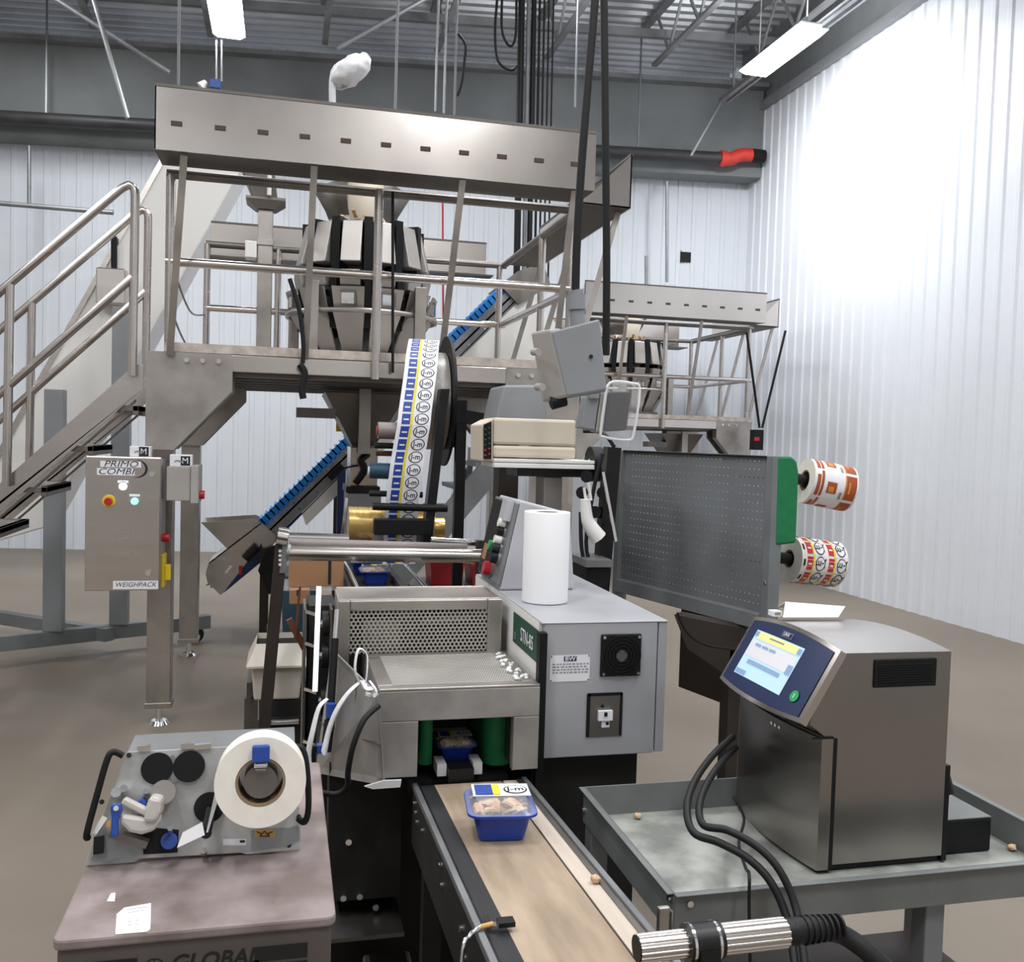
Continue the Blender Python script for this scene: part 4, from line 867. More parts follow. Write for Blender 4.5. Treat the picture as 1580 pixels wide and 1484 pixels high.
for k in range(4):
    a_ = PI/4+k*PI/2; m.bar((fx+.01*math.cos(a_), YC0-.0115, fz+.01*math.sin(a_)), (fx+.05*math.cos(a_), YC0-.0115, fz+.05*math.sin(a_)), .002)
m.use('stainless_dark').cyl((fx, YC0-.009, fz), (fx, YC0-.012, fz), .015, n=20).use('chrome')
for sx in (-1, 1):
    for sz in (-1, 1): m.cyl((fx+sx*.045, YC0-.008, fz+sz*.045), (fx+sx*.045, YC0-.011, fz+sz*.045), .004, n=8)
m.build('finger_guard', cab)
a = Art(MB(), front(YC0)); p, q2 = at(849, 1011, y=YC0), at(909, 1050, y=YC0); u, v = (p.x+q2.x)/2, (p.z+q2.z)/2; w2, h2 = (q2.x-p.x)/2, (p.z-q2.z)/2
a.rect(u-w2, u+w2, v-h2, v+h2, 'label_white', .001).rect(u-.016, u+.016, v+h2-.015, v+h2-.003, 'bezel_navy', .0016).text('BW', u, v+h2-.009, .014, 'label_white', .0022, 0, .02, 1.2)
for k, (l, r) in enumerate(((.1, .9), (.08, .86), (.15, .95), (.1, .8))):
    x = u-w2+.006
    while x < u+w2-.008:
        ln = random.uniform(.004, .009); a.rect(x, x+ln, v+h2-.024-k*.0068, v+h2-.0205-k*.0068, 'ink_grey', .0014); x += ln+random.uniform(.002, .004)
for sx in (-1, 1):
    for sz in (-1, 1): a.ell(u+sx*(w2-.003), v+sz*(h2-.003), .002, .002, 'ink', .0016, 8)
a.mb.build('name_plate', cab)
p, q2 = at(907, 1070, y=YC0), at(957, 1134, y=YC0); u, v = (p.x+q2.x)/2, (p.z+q2.z)/2
m = MB('stainless_dark').box(p.x, q2.x, YC0-.003, YC0, q2.z, p.z).use('black').box(p.x-.002, p.x+.006, YC0-.004, YC0, q2.z, p.z).box(q2.x-.005, q2.x+.002, YC0-.004, YC0, q2.z, p.z).box(p.x, q2.x, YC0-.004, YC0, p.z-.006, p.z+.001)
m.use('label_white').box(u-.018, u+.018, YC0-.012, YC0-.003, v-.012, v+.012).box(u-.008, u+.012, YC0-.007, YC0-.003, v-.03, v-.013).use('black').box(u-.004, u+.003, YC0-.016, YC0-.012, v+.0, v+.009).cyl((u-.006, YC0-.003, v+.022), (u-.006, YC0-.005, v+.022), .004, n=10).cyl((u+.006, YC0-.007, v-.02), (u+.006, YC0-.009, v-.02), .004, n=10); m.build('power_inlet', cab)
sx = C0-.006; pts = [at(*k, x=sx) for k in ((793, 943), (827, 962), (827, 1010), (793, 990))]
sf = planar(V((sx, 0, 0)), V((0, -1, 0)), ZP, -XP); a = Art(MB(), sf)
y0, y1 = -pts[0].y, -pts[1].y; z0, z1 = pts[3].z, pts[0].z
MB('white_plastic').box(sx+.001, C0+.003, YC0+.02, YC1, 1.0, CT-.004).build('inner_side_panel', t)
a.rect(y0, y1+.03, z0, z1, 'green_sign', .001).text('STN-85', (y0+y1)/2+.035, (z0+z1)/2-.004, .05, 'label_white', .002, 0, .012, .8).ell(y0+.02, z1-.025, .012, .014, 'green_dark', .0015)
for k in range(3): a.rect(y0+.01, y0+.035, z0+.012+k*.007, z0+.015+k*.007, 'ink_grey', .0015)
a.mb.build('model_sign', t)
m = MB('machine_black').box(.605, .88, 2.2, 2.9, .3, CB-.001).box(.605, .84, 2.18, 2.95, 0, .3).box(.1, .60, 2.42, 2.95, 0, ZB-.005).box(.12, .30, 2.3, 2.41, .45, .8); m.use('stainless_dark').box(.105, .3, 2.2, 2.41, .40, .41)
for x, z in ((.16, .46), (.2, .46), (.17, .6), (.24, .43)): m.use('chrome').cyl((x, 2.3, z), (x, 2.292, z), .008, n=8)
m.build('base', t)
# side works left of the guard: plates, pulleys, white strut
m = MB('machine_black').box(.075, .15, 2.72, 2.9, .45, 1.11).use('stainless_dark').box(.062, .068, 2.7, 2.9, .45, 1.10).box(.13, .136, 2.6, 2.7, .6, 1.12)
for y, z, r in ((2.66, 1.07, .035), (2.66, .98, .035), (2.66, .85, .045), (2.66, .7, .05)): m.use('black_metal').cyl((.11, y, z), (.128, y, z), r, n=18).use('chrome').cyl((.104, y, z), (.11, y, z), r*.35, n=10).bar((.066, 2.69, z+.03), (.10, 2.68, z+.02), .009)
m.build('side_works', t)
MB('strut_glow').bar(at(492, 905, y=2.55), at(486, 1066, y=2.55), .013, .01).build('glowing_strut', t)  # plain white strut, its brightness put in as a glow
MB('brown_bar').bar(at(463, 905, y=2.75), at(455, 985, y=2.75), .007).bar(at(446, 955, y=2.76), at(470, 1000, y=2.76), .018).build('lever_arm', t)
m = MB('black').cyl(at(517, 985, y=2.36), at(509, 1110, y=2.3), .0095, n=12).cyl(at(509, 1110, y=2.3), at(503, 1160, y=2.28), .013, n=12).use('blue_clip').cyl(at(511, 1085, y=2.295), at(510, 1106, y=2.295), .012, n=12).use('chrome').cyl(at(520, 940, y=2.38), at(517, 985, y=2.36), .006, n=10); m.build('gas_spring', t)
m = MB('black').bar(at(478, 1155, y=2.27), at(489, 1155, y=2.27), .016).use('blue_clip').bar(at(489, 1155, y=2.27), at(500, 1154, y=2.27), .02).use('chrome').bar(at(470, 1156, y=2.27), at(478, 1155, y=2.27), .008); m.build('air_fitting', t)
# tied white plastic
def ribbon(pts, w0, w1, y): return MB('bag_white').tube([at(*k, y=y+dy) for *k, dy in pts], lambda s: w0+(w1-w0)*s, 10, 6, flat=.35)
t2 = thing('tied_plastic_bag', 'twisted white plastic bag knotted at the corner of the mesh guard', 'plastic bag', at(490, 1200, y=2.2))
m = ribbon([(560, 1062, .0), (548, 1035, -.01), (553, 1002, -.005), (566, 1010, 0), (566, 1040, -.01), (562, 1060, .0)], .0045, .005, 2.05); m.build('knot_loop', t2)
m = ribbon([(560, 1050, 0), (566, 1062, -.01), (576, 1062, -.01), (573, 1072, 0), (564, 1070, 0)], .007, .005, 2.045); m.build('knot', t2)
ribbon([(558, 1050, 0), (538, 1068, -.01), (520, 1095, -.0), (508, 1125, .02), (500, 1160, .03)], .005, .017, 2.05).build('tail', t2)
ribbon([(505, 1078, .0), (492, 1092, -.01), (482, 1130, -.01), (476, 1165, .0), (480, 1200, .0)], .006, .013, 2.11).build('tail', t2)
ribbon([(570, 1050, .0), (580, 1064, -.01), (580, 1075, -.01), (574, 1068, 0)], .004, .004, 2.04).build('tail', t2)
o = solo(MB('black_rubber').tube([at(584, 1089, y=2.08), at(562, 1110, y=2.04), at(545, 1150, y=2.03), at(537, 1190, y=2.04), at(536, 1212, y=2.05), at(520, 1225, y=2.06), at(490, 1222, y=2.06)], .0065, 8), 'hanging_power_cable', 'black cord curving down the flared stainless skirt', 'cable')

# ------------------------------------------------------------------ outfeed conveyor
t = thing('outfeed_conveyor', 'belt conveyor with worn beige belt running out of the wrapping machine', 'conveyor', (.44, 1.6, 0))
ya, ye = 2.13, 1.2; zc = lambda y: .80+(2.11-y)*.058
L0, L1 = .300, .572
bx = (at(672, 1206, z=.8).x, at(840, 1480, z=.842).x)
def strip(mn, x0, x1, h0, h1): return MB(mn).hexa([(x0, ye, zc(ye)+h0), (x1, ye, zc(ye)+h0), (x1, ya, zc(ya)+h0), (x0, ya, zc(ya)+h0), (x0, ye, zc(ye)+h1), (x1, ye, zc(ye)+h1), (x1, ya, zc(ya)+h1), (x0, ya, zc(ya)+h1)])
b = strip('belt_beige', .352, .512, -.012, -.006); b.use('belt_pale').hexa(strip('belt_pale', .516, .548, -.012, -.0055).v); b.use('dark_brown_metal').hexa(strip('belt_pale', .512, .516, -.012, -.008).v); b.use('belt_black').hexa([p for p in strip('belt_black', .318, .352, -.012, -.006).v]); b.build('belt', t)
strip('galvanised', L0, L0+.012, -.012, .002).build('edge_rail', t, .002); strip('galvanised', L1-.012, L1, -.012, .002).build('edge_rail', t, .002)
m = strip('stainless_dark', L1-.024, L1-.0125, -.012, -.003); m.build('wear_strip', t); strip('black_metal', L0+.0125, L0+.018, -.014, -.004).build('wear_strip', t)
m = strip('machine_black', L0+.002, L0+.01, -.14, -.013); m.use('chrome')
for y, h in ((2.08, -.03), (2.06, -.045), (2.04, -.06), (1.96, -.05), (1.72, -.03), (1.70, -.06), (1.5, -.05), (1.48, -.09), (1.32, -.04)): m.cyl((L0+.002, y, zc(y)+h), (L0-.004, y, zc(y)+h), .006, n=8)
m.build('side_plate', t); strip('machine_black', L1-.01, L1-.002, -.14, -.013).build('side_plate', t)
for x in (L0+.03, L1-.03):
    for y in (1.3, 2.0): MB('black_metal').box(x-.02, x+.02, y-.02, y+.02, 0, zc(y)-.02).build('leg', t)
strip('machine_black', L0+.011, L1-.011, -.13, -.02).build('bed', t)

# tubs of mushrooms
def rr(w, d, r, n=5):
    o = []
    for sx, sy, a0 in ((1, 1, 0), (-1, 1, PI/2), (-1, -1, PI), (1, -1, 1.5*PI)):
        for k in range(n): a_ = a0+PI/2*k/(n-1); o.append((sx*(w/2-r)+r*math.cos(a_), sy*(d/2-r)+r*math.sin(a_)))
    return o
def make_tub(loc, label, rz):
    t = thing('mushroom_tub', label, 'tub', loc, 'blue mushroom tubs'); m = MB('blue_tub'); R = []
    L = V(loc); h = .058
    prof = [(.088, .098, .012, .0), (.092, .102, .013, .004), (.118, .130, .02, h), (.138, .150, .024, h), (.138, .150, .024, h-.004), (.134, .146, .022, h-.005), (.118, .130, .02, h-.005)]
    n = 20; vs = [L+V((x, y, z)) for w_, d_, r_, z in prof for x, y in rr(w_, d_, r_)]
    m.add(vs, [(i*n+k, i*n+(k+1) % n, (i+1)*n+(k+1) % n, (i+1)*n+k) for i in range(len(prof)-1) for k in range(n)]); m.add(vs[:n], [list(range(n))[::-1]])
    m.add([L+V((x, y, h-.014)) for x, y in rr(.11, .122, .02)], [list(range(n))]); m.build('tray', t)
    m = MB('mushroom'); random.seed(3)
    for k in range(30):
        c = L+V((random.uniform(-.046, .046), random.uniform(-.052, .052), h-.006+random.uniform(0, .012))); d = V((random.uniform(-1, 1), random.uniform(-1, 1), random.uniform(.5, 2))).normalized(); s_, b_ = frame_of(d)
        q = [(-.018, .0), (-.012, .012), (0, .017), (.012, .012), (.018, 0), (.006, -.002), (.006, -.016), (-.006, -.016), (-.006, -.002)]
        m.prism([c+s_*a_+b_*b2-d*.002 for a_, b2 in q], d*.005)
    o = m.build('sliced_mushrooms', t); o['kind'] = 'stuff'
    a = Art(MB(), planar(L+V((0, .002, h+.019)), XP, YP, ZP)); a.rect(-.055, .06, -.02, .045, 'label_white', .0, 1, 1).rect(-.05, -.015, -.015, .04, 'label_blue', .001).rect(-.015, .0, -.015, .04, 'label_yellow', .0012).ell(.032, .012, .024, .022, 'ink', .001).ell(.032, .012, .021, .019, 'label_white', .0014).text('J-m', .032, .012, .026, 'ink', .002, 0, .015); a.mb.build('lid_label', t)
    m = MB('film_clear').add([L+V((x, y, h+.0005)) for x, y in rr(.136, .148, .024)]+[L+V((x, y, h+.018)) for x, y in rr(.10, .112, .024)], [(k, (k+1) % 20, 20+(k+1) % 20, 20+k) for k in range(20)]+[list(range(20, 40))]); m.build('film_lid', t)
    t.rotation_euler.z = rz; return t
b = at(772, 1288, z=.812)
tb = make_tub((b.x, b.y+.012, zc(b.y)-.002), 'blue tub of sliced mushrooms out on the open beige belt', -.12)
b = at(709, 1160, y=2.2); MB('black_metal').box(b.x-.03, b.x+.03, 2.22, 2.33, zt2-.0005, zt2+.018).build('tub_lift', bpy.data.objects['tray_wrapping_machine']); dup(tb, (b.x, 2.27, zt2+.019), 'blue tub of sliced mushrooms inside the green-lined machine opening', 0, .72)
for i, (px_, py_, y, lab) in enumerate(((562, 880, 4.45, 'distant blue mushroom tub on the dark chain conveyor, upper of two'), (578, 897, 4.15, 'distant blue mushroom tub on the dark chain conveyor, lower of two'))):
    p = at(px_, py_, y=y); dup(tb, (min(max(p.x, .34), .40), y, .951), lab)
def crumb(px, py, z, lab, nm='mushroom_scrap', r=.009):
    p = at(px, py, z=z); m = MB('mushroom').ball((p.x, p.y, z+r*.8), r, r*.75, 8)
    for v in m.v: v += V((random.uniform(-1, 1), random.uniform(-1, 1), random.uniform(-.3, .6)))*r*.22
    return solo(m, nm, lab, 'food scrap', 'mushroom scraps')
crumb(919, 1362, .829, 'tan mushroom scrap caught on the right edge rail of the outfeed conveyor')
# photo sensor on the left rail
p = at(757, 1440, y=1.42); t = thing('photo_sensor', 'small black sensor bracket with a braided lead beside the left belt rail', 'sensor', (p.x, 1.42, zc(1.42)+.003), 'belt sensors')
zz_ = zc(1.42)+.003; tp = at(757, 1412, y=1.42).z
MB('black_metal').box(p.x-.012, p.x-.003, 1.39, 1.43, zz_, tp-.004).use('chrome').box(p.x-.003, p.x+.004, 1.388, 1.4, zz_, tp).use('black').box(p.x+.004, p.x+.03, 1.38, 1.40, zz_+.002, zz_+.010).build('bracket', t, .001)
MB('sticker_orange').cyl((p.x-.005, 1.385, zz_+.008), (p.x-.025, 1.383, zz_+.006), .004, n=10).build('plug', t); MB('chrome').tube([(p.x-.025, 1.383, zz_+.006), (p.x-.045, 1.37, zz_-.0), (p.x-.06, 1.35, zz_-.03), (p.x-.065, 1.35, zz_-.3)], .0035, 7).build('braided_lead', t)
p, q2 = at(560, 1466, z=.33), at(632, 1460, z=.33); t = thing('foot_switch_box', 'grey steel box with a plate lid down on the floor left of the conveyor', 'box', ((p.x+q2.x)/2, p.y-.1, 0))
MB('box_beige_grey').box(p.x, q2.x, p.y-.2, p.y, 0, .32).build('body', t, .006); MB('stainless_dull').box(p.x+.012, q2.x-.012, p.y-.19, p.y-.012, .32, .325).build('lid', t, .002)

# ------------------------------------------------------------------ perforated panel stand with label rolls
FP, NP = V((1.305, 3.55, 0)), V((1.532, 2.72, 0)); d = (NP-FP).normalized(); nr = V((d.y, -d.x, 0)); Lp = (NP-FP).length   # nr looks to the left
if nr.x > 0: nr = -nr
t = thing('perforated_panel_stand', 'dark grey perforated steel panel on a stand at the right', 'panel stand', FP.lerp(NP, .5))
pz0, pz1 = 1.03, 1.572
def PP(s, h, z): return FP+d*s+nr*h+ZP*z
MB('peg_panel').add([PP(.012, 0, pz0+.03), PP(Lp-.012, 0, pz0+.03), PP(Lp-.012, 0, pz1-.006), PP(.012, 0, pz1-.006)], [(0, 1, 2, 3)]).build('perforated_panel', t)
perforate('peg_panel', d, (0, 0, 1), .021, .0275, .0022)
def pbar(s0, s1, h0, h1, z0, z1, nm, mt='grey_paint'): return MB(mt).hexa([PP(s0, h0, z0), PP(s1, h0, z0), PP(s1, h1, z0), PP(s0, h1, z0), PP(s0, h0, z1), PP(s1, h0, z1), PP(s1, h1, z1), PP(s0, h1, z1)]).build(nm, t, .002)
pbar(Lp-.03, Lp, -.03, .02, pz0-.02, pz1, 'frame_upright'); pbar(0, .03, -.03, .02, .0, pz1, 'frame_upright')
pbar(.031, Lp-.031, -.012, .012, pz1-.008, pz1, 'frame_top', 'black_metal'); pbar(.031, Lp-.031, -.02, .03, pz0-.02, pz0+.03, 'frame_ledge', 'grey_paint')
o = pbar(Lp-.021, Lp-.008, .0201, .024, pz0+.13, pz0+.143, 'frame_screw', 'chrome')
# holder body behind: fabric loop, spindles and base
g = [at(*k, y=2.72) for k in ((1197, 704), (1221, 704), (1230, 712), (1233, 728), (1231, 790), (1229, 838), (1195, 842))]; MB('green_belt').prism(g, (0.02, .12, 0)).build('green_guard', t, .008)
pbar(Lp-.5, Lp-.05, -.16, -.04, .70, pz0-.021, 'base_trunk', 'dark_brown_metal')
q = at(1128, 1100, y=2.80); MB('dark_brown_metal').box(q.x-.012, q.x+.03, 2.80, 2.86, 0, .93).build('base_leg', t)
bs = [at(*k, y=2.80) for k in ((1040, 948), (1186, 978), (1130, 1044), (1118, 1040), (1060, 1000))]; MB('dark_brown_metal').prism(bs, (.05, .05, 0)).build('base_trunk', t)
MB('black_rubber').tube([at(*k, y=2.74) for k in ((1045, 945), (1060, 975), (1090, 995), (1150, 1003))], .004, 6).build('lead', t)
def label_roll(px, py, y, L, r, rin, yaw, pitch, label, art):
    c = at(px, py, y=y); ax = V((math.cos(yaw)*math.cos(pitch), math.sin(yaw)*math.cos(pitch), math.sin(pitch)))
    t2 = thing('label_roll', label, 'label roll', c-ZP*r, 'rolls of printed labels')
    MB('label_side').pipe(c, c+ax*L, r, rin, 44).build('wound_labels', t2); MB('cardboard_core').pipe(c+ax*.002, c+ax*(L-.002), rin-.0005, rin-.005).build('core', t2)
    s_, b_ = frame_of(ax)
    f = lambda u, v, h: c+ax*(u)+(s_*math.cos(v/r)+b_*math.sin(v/r))*(r+h)
    m = MB(); art(Art(m, f), L, r); m.build('printed_face', t2); return t2, c, ax
def art_red(a, L, r):
    n = 9; s = 2*PI*r/n
    for lane in range(2):
        u = L*(.30+.46*lane); w_ = L*.44
        for k in range(n): jm_label(a, u, k*s, s*.97, w_*.94, 'label_red', 'label_yellow', PI)
    for k in range(n): a.rect(L*.03, L*.07, k*s-s*.2, k*s+s*.2, 'ink', .0014, 1, 3)
def art_brown(a, L, r):
    n = 5; s = 2*PI*r/n
    for k in range(n):
        v = k*s
        a.rect(L*.02, L*.98, v-s*.5, v+s*.5, 'label_white', .0004, 1, 8).rect(L*.06, L*.14, v-s*.46, v+s*.3, 'label_brown', .001, 1, 6).rect(L*.16, L*.22, v-s*.46, v+s*.46, 'label_brown', .001, 1, 6)
        a.rect(L*.30, L*.52, v-s*.30, v+s*.10, 'label_brown', .001, 1, 5).rect(L*.34, L*.46, v-s*.26, v-s*.06, 'label_orange', .0014, 1, 4)
        a.rect(L*.70, L*.96, v-s*.44, v+s*.44, 'label_brown', .001, 1, 6).rect(L*.70, L*.73, v-s*.44, v+s*.44, 'label_orange', .0014, 1, 5).rect(L*.78, L*.82, v-s*.2, v+s*.2, 'label_orange', .0014, 1, 4).rect(L*.60, L*.66, v-s*.46, v-s*.2, 'ink_grey', .0014, 1, 3)
r1, c1_, ax1 = label_roll(1241, 741, 3.0, .165, .080, .038, -.10, -.17, 'roll of brown and orange printed labels beside the green guard, the upper roll', art_brown)
r2, c2_, ax2 = label_roll(1217, 862, 2.92, .185, .080, .032, .06, -.11, 'roll of red and yellow oval-mark labels below the green guard, the lower roll', art_red)
for c, ax in ((c1_, ax1), (c2_, ax2)):
    e0 = c-ax*.05; m = MB('black_metal').cyl(e0, c+ax*.14, .02, n=16).bar(e0, V((PP(Lp+.0, .02, 0).x+.03, e0.y, e0.z-.01)), .02, .03); m.build('roll_spindle', t)

# ------------------------------------------------------------------ cart with the inkjet coder
t = thing('coder_cart', 'grey steel tray cart with raised rim under the inkjet coder', 'cart', (1.1, 1.74, 0))
TX0, TX1, TY0, TY1, TZ, RZ = .672, 1.548, 1.487, 1.995, .752, .82
MB('cart_floor').box(TX0+.003, TX1-.003, TY0+.003, TY1-.003, TZ-.004, TZ).build('tray_floor', t)
m = MB('cart_grey').box(TX0, TX0+.003, TY0, TY1, TZ-.012, RZ).box(TX1-.003, TX1, TY0, TY1, TZ-.012, RZ).box(TX0+.003, TX1-.003, TY0, TY0+.003, TZ-.002, RZ).box(TX0+.003, TX1-.003, TY1-.003, TY1, TZ-.012, RZ)
m.box(TX0-.012, TX0, TY0, TY1, RZ-.003, RZ).box(TX0, TX1+.0, TY0-.012, TY0, RZ-.003, RZ).box(TX1, TX1+.012, TY0, TY1, RZ-.003, RZ); m.build('tray_rim', t, .0012)
for x, y in ((TX0+.004, TY0+.03), (TX0+.004, TY1-.03), (TX1-.03, TY1-.03), (1.2, TY0+.04)):
    MB('cart_grey' if x < .7 else 'grey_paint').box(x, x+.042, y-.018, y+.024, 0, TZ-.013).build('leg', t, .003)
for y, z in ((TY1-.01, RZ-.012), (TY1-.01, RZ-.05), (TY0+.012, RZ-.014), (TY0+.012, RZ-.055)): MB('chrome').cyl((TX0, y, z), (TX0-.006, y, z), .005, n=8).build('bolt', t)
MB('chrome').cyl((TX0+.03, TY0, RZ-.02), (TX0+.03, TY0-.006, RZ-.02), .006, n=8).build('bolt', t)
MB('dark_brown_metal').box(TX0+.05, TX1-.04, TY0+.07, TY1-.06, .42, .44).build('lower_shelf', t)
# coder
PX0, PX1, PY0, PY1 = 1.036, 1.335, 1.612, 1.945; PZ = .756
b0 = at(1263, 1345, z=PZ); PX0, PY0 = b0.x, b0.y; PX1 = at(1452, 1322, y=PY0).x; PY1 = min(at(1134, 1246, x=PX0).y, 1.982)
def PF(px, py): p = at(px, py, y=PY0); return (p.x, p.z)
t = thing('inkjet_coder', 'stainless inkjet coder with tilted touch screen standing in the tray cart', 'coder', ((PX0+PX1)/2, (PY0+PY1)/2, PZ))
ztr = PF(1455, 1005); ztl = PF(1297, 1008); zsb = PF(1243, 1117); zn = PF(1263, 1140)
W_ = PY1-PY0
outline = [(PX0+.004, PZ+.012), (PX1, PZ+.012), (PX1, ztr[1]), ztl, (zsb[0]+.008, zsb[1]), (PX0+.004, zsb[1]-.03)]
# bowed body: the front and top swell a little in the middle
def bow(s): return 4*s*(1-s)
m = MB('coder_steel'); n = 10
rows = [[V((x-(bow(k/n)*.018 if i in (4, 5, 0) else 0), PY0+W_*k/n, z+(bow(k/n)*.012 if i in (2, 3) else 0))) for i, (x, z) in enumerate(outline)] for k in range(n+1)]
L_ = len(outline); vs = [p for r in rows for p in r]
for i in range(L_):
    q = [[r[i], r[(i+1) % L_]] for r in rows]; m.add([p for e in q for p in e], [(2*k, 2*k+1, 2*k+3, 2*k+2) for k in range(n)], True)
m.add(rows[0], [list(range(L_))[::-1]]); m.add(rows[-1], [list(range(L_))]); m.build('body', t)
# door below the screen, standing a little proud, with the dark joint round it
dz1 = zn[1]-.0; dxb = at(1283, 1250, y=PY0-.001).x
m = MB('coder_steel'); dr = [[V((PX0-.008-bow(k/n)*.018, PY0-.002+(W_+.0)*k/n, z)) for z in (PZ+.004, dz1)] for k in range(n+1)]
m.add([p for e in dr for p in e], [(2*k, 2*k+1, 2*k+3, 2*k+2) for k in range(n)], True)
dt = [e[1] for e in dr]; m.add(dt+[p+V((.03, 0, -.0)) for p in dt], [(k, k+1, n+2+k, n+1+k) for k in range(n)])
m.box(PX0-.008, dxb-.004, PY0-.004, PY0-.001, PZ+.004, dz1); m.build('door', t, .001)
MB('black').box(dxb-.004, dxb+.005, PY0-.0035, PY0-.0005, PZ+.002, dz1-.0).box(dxb-.05, dxb-.004, PY0-.0035, PY0-.0005, dz1+.001, dz1+.004).build('door_joint', t)
MB('black').box(PX0+.01, PX1-.005, PY0+.006, PY1-.006, PZ, PZ+.012).build('plinth', t)
a = Art(MB(), lambda u, v, h: V((PX0-.008-bow(u)*.018-h, PY0+W_*u, v)))
for k in range(3): a.ell(.47-.045*k, dz1-.016, .013, .0035, 'label_white', .001, 12)
a.mb.build('badge', t)
m = MB('black'); p, q = at(1349, 1018, y=PY0), at(1442, 1057, y=PY0); m.box(p.x, q.x, PY0-.004, PY0-.0005, q.z, p.z)
for k in range(9): m.box(p.x+.008, q.x-.008, PY0-.006, PY0-.004, q.z+.006+k*(p.z-q.z-.012)/9, q.z+.008+k*(p.z-q.z-.012)/9)
m.build('vent_cover', t, .001)
MB('black').box(PX1+.001, PX1+.012, PY0+.0, PY1-.01, PZ, PZ+.2).use('black_rubber').tube([(PX1+.012, PY0+.06, PZ+.16), (PX1+.035, PY0+.06, PZ+.16), (PX1+.045, PY0+.05, PZ+.12)], .018, 10).build('rear_connector', t)
# screen panel: a tilted plate with bowed edges
TL, TR, BR, BL = at(1172, 966, y=PY1+.004), at(1300, 1005, y=PY0-.006), at(1237, 1117, y=PY0-.006), at(1126, 1062, y=PY1+.004)
BL = V((BR.x, BL.y, BR.z)); TL = V((TR.x, TL.y, TR.z))
ev = (TR-BR).normalized(); nS = V((-ev.z, 0, ev.x)); nS = nS if nS.x < 0 else -nS; Hs = (TR-BR).length; Ws = BL.y-BR.y
def scr(u, v, h): s = u/Ws; return V((BR.x, BR.y+Ws-u, BR.z))+ev*v+nS*(h+.012*bow(s))
def bowed(a, u0, u1, v0, v1, mtl, h, bb=0, bt=0, nu=12):
    return a.mb.use(mtl).grid(lambda i, j: scr(u0+(u1-u0)*i, (v0-bb*bow(i))+((v1+bt*bow(i))-(v0-bb*bow(i)))*j, h), nu, 1, True)
m = MB('stainless'); a = Art(m, scr); bowed(a, 0, Ws, 0, Hs, 'stainless_sheet', .004, .012, .012)
n2 = 12; ring = [scr(Ws*k/n2, -.012*bow(k/n2), .004) for k in range(n2+1)]+[scr(Ws*(1-k/n2), Hs+.012*bow(k/n2), .004) for k in range(n2+1)]
m.use('stainless_sheet').add(ring+[p-nS*.016 for p in ring], [(i, (i+1) % len(ring), len(ring)+(i+1) % len(ring), len(ring)+i) for i in range(len(ring))]); m.build('screen_bezel', t)
m = MB('bezel_navy'); a = Art(m, scr); bowed(a, Ws*.035, Ws*.965, Hs*.05, Hs*.95, 'bezel_navy', .0055, .011, .011); m.build('keypad_panel', t)
m = MB('screen_blue'); a = Art(m, scr); u0, u1, v0, v1 = Ws*.16, Ws*.74, Hs*.17, Hs*.84; cu = lambda i: u0+(u1-u0)*i; cv = lambda j: v0+(v1-v0)*j
a.rect(u0, u1, v0, v1, 'screen_blue', .0065, 6, 1).rect(cu(.08), cu(.92), cv(.82), cv(.98), 'screen_yellow', .0075, 6, 1).rect(cu(.02), cu(.98), cv(.42), cv(.78), 'label_white', .007, 6, 1)
a.rect(cu(.16), cu(.85), cv(.28), cv(.37), 'screen_bar', .0075, 6, 1).rect(cu(.02), cu(.26), cv(.02), cv(.12), 'screen_bar', .0075, 3, 1).rect(cu(.90), cu(.99), cv(.4), cv(.6), 'screen_bar', .0078, 1, 1).rect(cu(.02), cu(.1), cv(.86), cv(.97), 'screen_bar', .0078, 1, 1).rect(cu(.92), cu(.99), cv(.84), cv(.96), 'screen_bar', .0078, 1, 1)
for k in range(3): a.rect(cu(.14+.16*k), cu(.27+.16*k), cv(.68), cv(.73), 'screen_bar', .0078, 2, 1)
a.rect(cu(.36), cu(.66), cv(.90), cv(.93), 'ink_grey', .0079, 2, 1).mb.build('display', t)
m = MB('green_button'); a = Art(m, scr); a.ell(Ws*.865, Hs*.25, .012, .012, 'green_button', .008).rect(Ws*.862, Ws*.868, Hs*.22, Hs*.28, 'label_white', .009); m.build('start_button', t)
m = MB('label_white'); a = Art(m, scr); a.rect(Ws*.46, Ws*.58, Hs*.875, Hs*.955, 'ink_grey', .0072, 2, 1).rect(Ws*.466, Ws*.574, Hs*.883, Hs*.947, 'bezel_navy', .008, 2, 1).text('LINX', Ws*.52, Hs*.915, .011, 'label_white', .0095, 0, .015); m.build('lettering', t)
# papers on the coder
zp = lambda x, y: ztr[1]+.0125
p0, p1 = at(1209, 960, y=PY1-.02), at(1304, 962, y=PY1-.09); zt_ = ztr[1]+.0135
t2 = thing('folded_paper', 'folded white sheet of paper lying on top of the inkjet coder', 'paper', (1.2, PY1-.05, zt_)); m = MB('white_paper')
pa = [at(1208, 961, y=PY1-.03), at(1293, 961, y=PY1-.04), at(1304, 936, y=PY1-.02), at(1212, 929, y=PY1+.0)]
for p in pa[:2]: p.z = max(p.z, zt_)
pb = [pa[3], pa[2], pa[2]+V((.012, .035, -.022)), pa[3]+V((.006, .045, -.02))]
m.prism(pa, (0, .001, .0)).prism(pb, (0, .001, .001)); m.build('sheet', t2)
p = at(1200, 962, y=PY1-.02); t2 = thing('barcode_box', 'tiny white barcoded carton beside the folded sheet on the coder', 'box', (p.x, PY1-.01, zt_))
zq = at(1200, 946, y=PY1-.02).z; MB('label_white').box(p.x-.012, p.x+.01, PY1-.02, PY1+.005, zt_, max(zq, zt_+.012)).build('carton', t2); a = Art(MB(), front(PY1-.02))
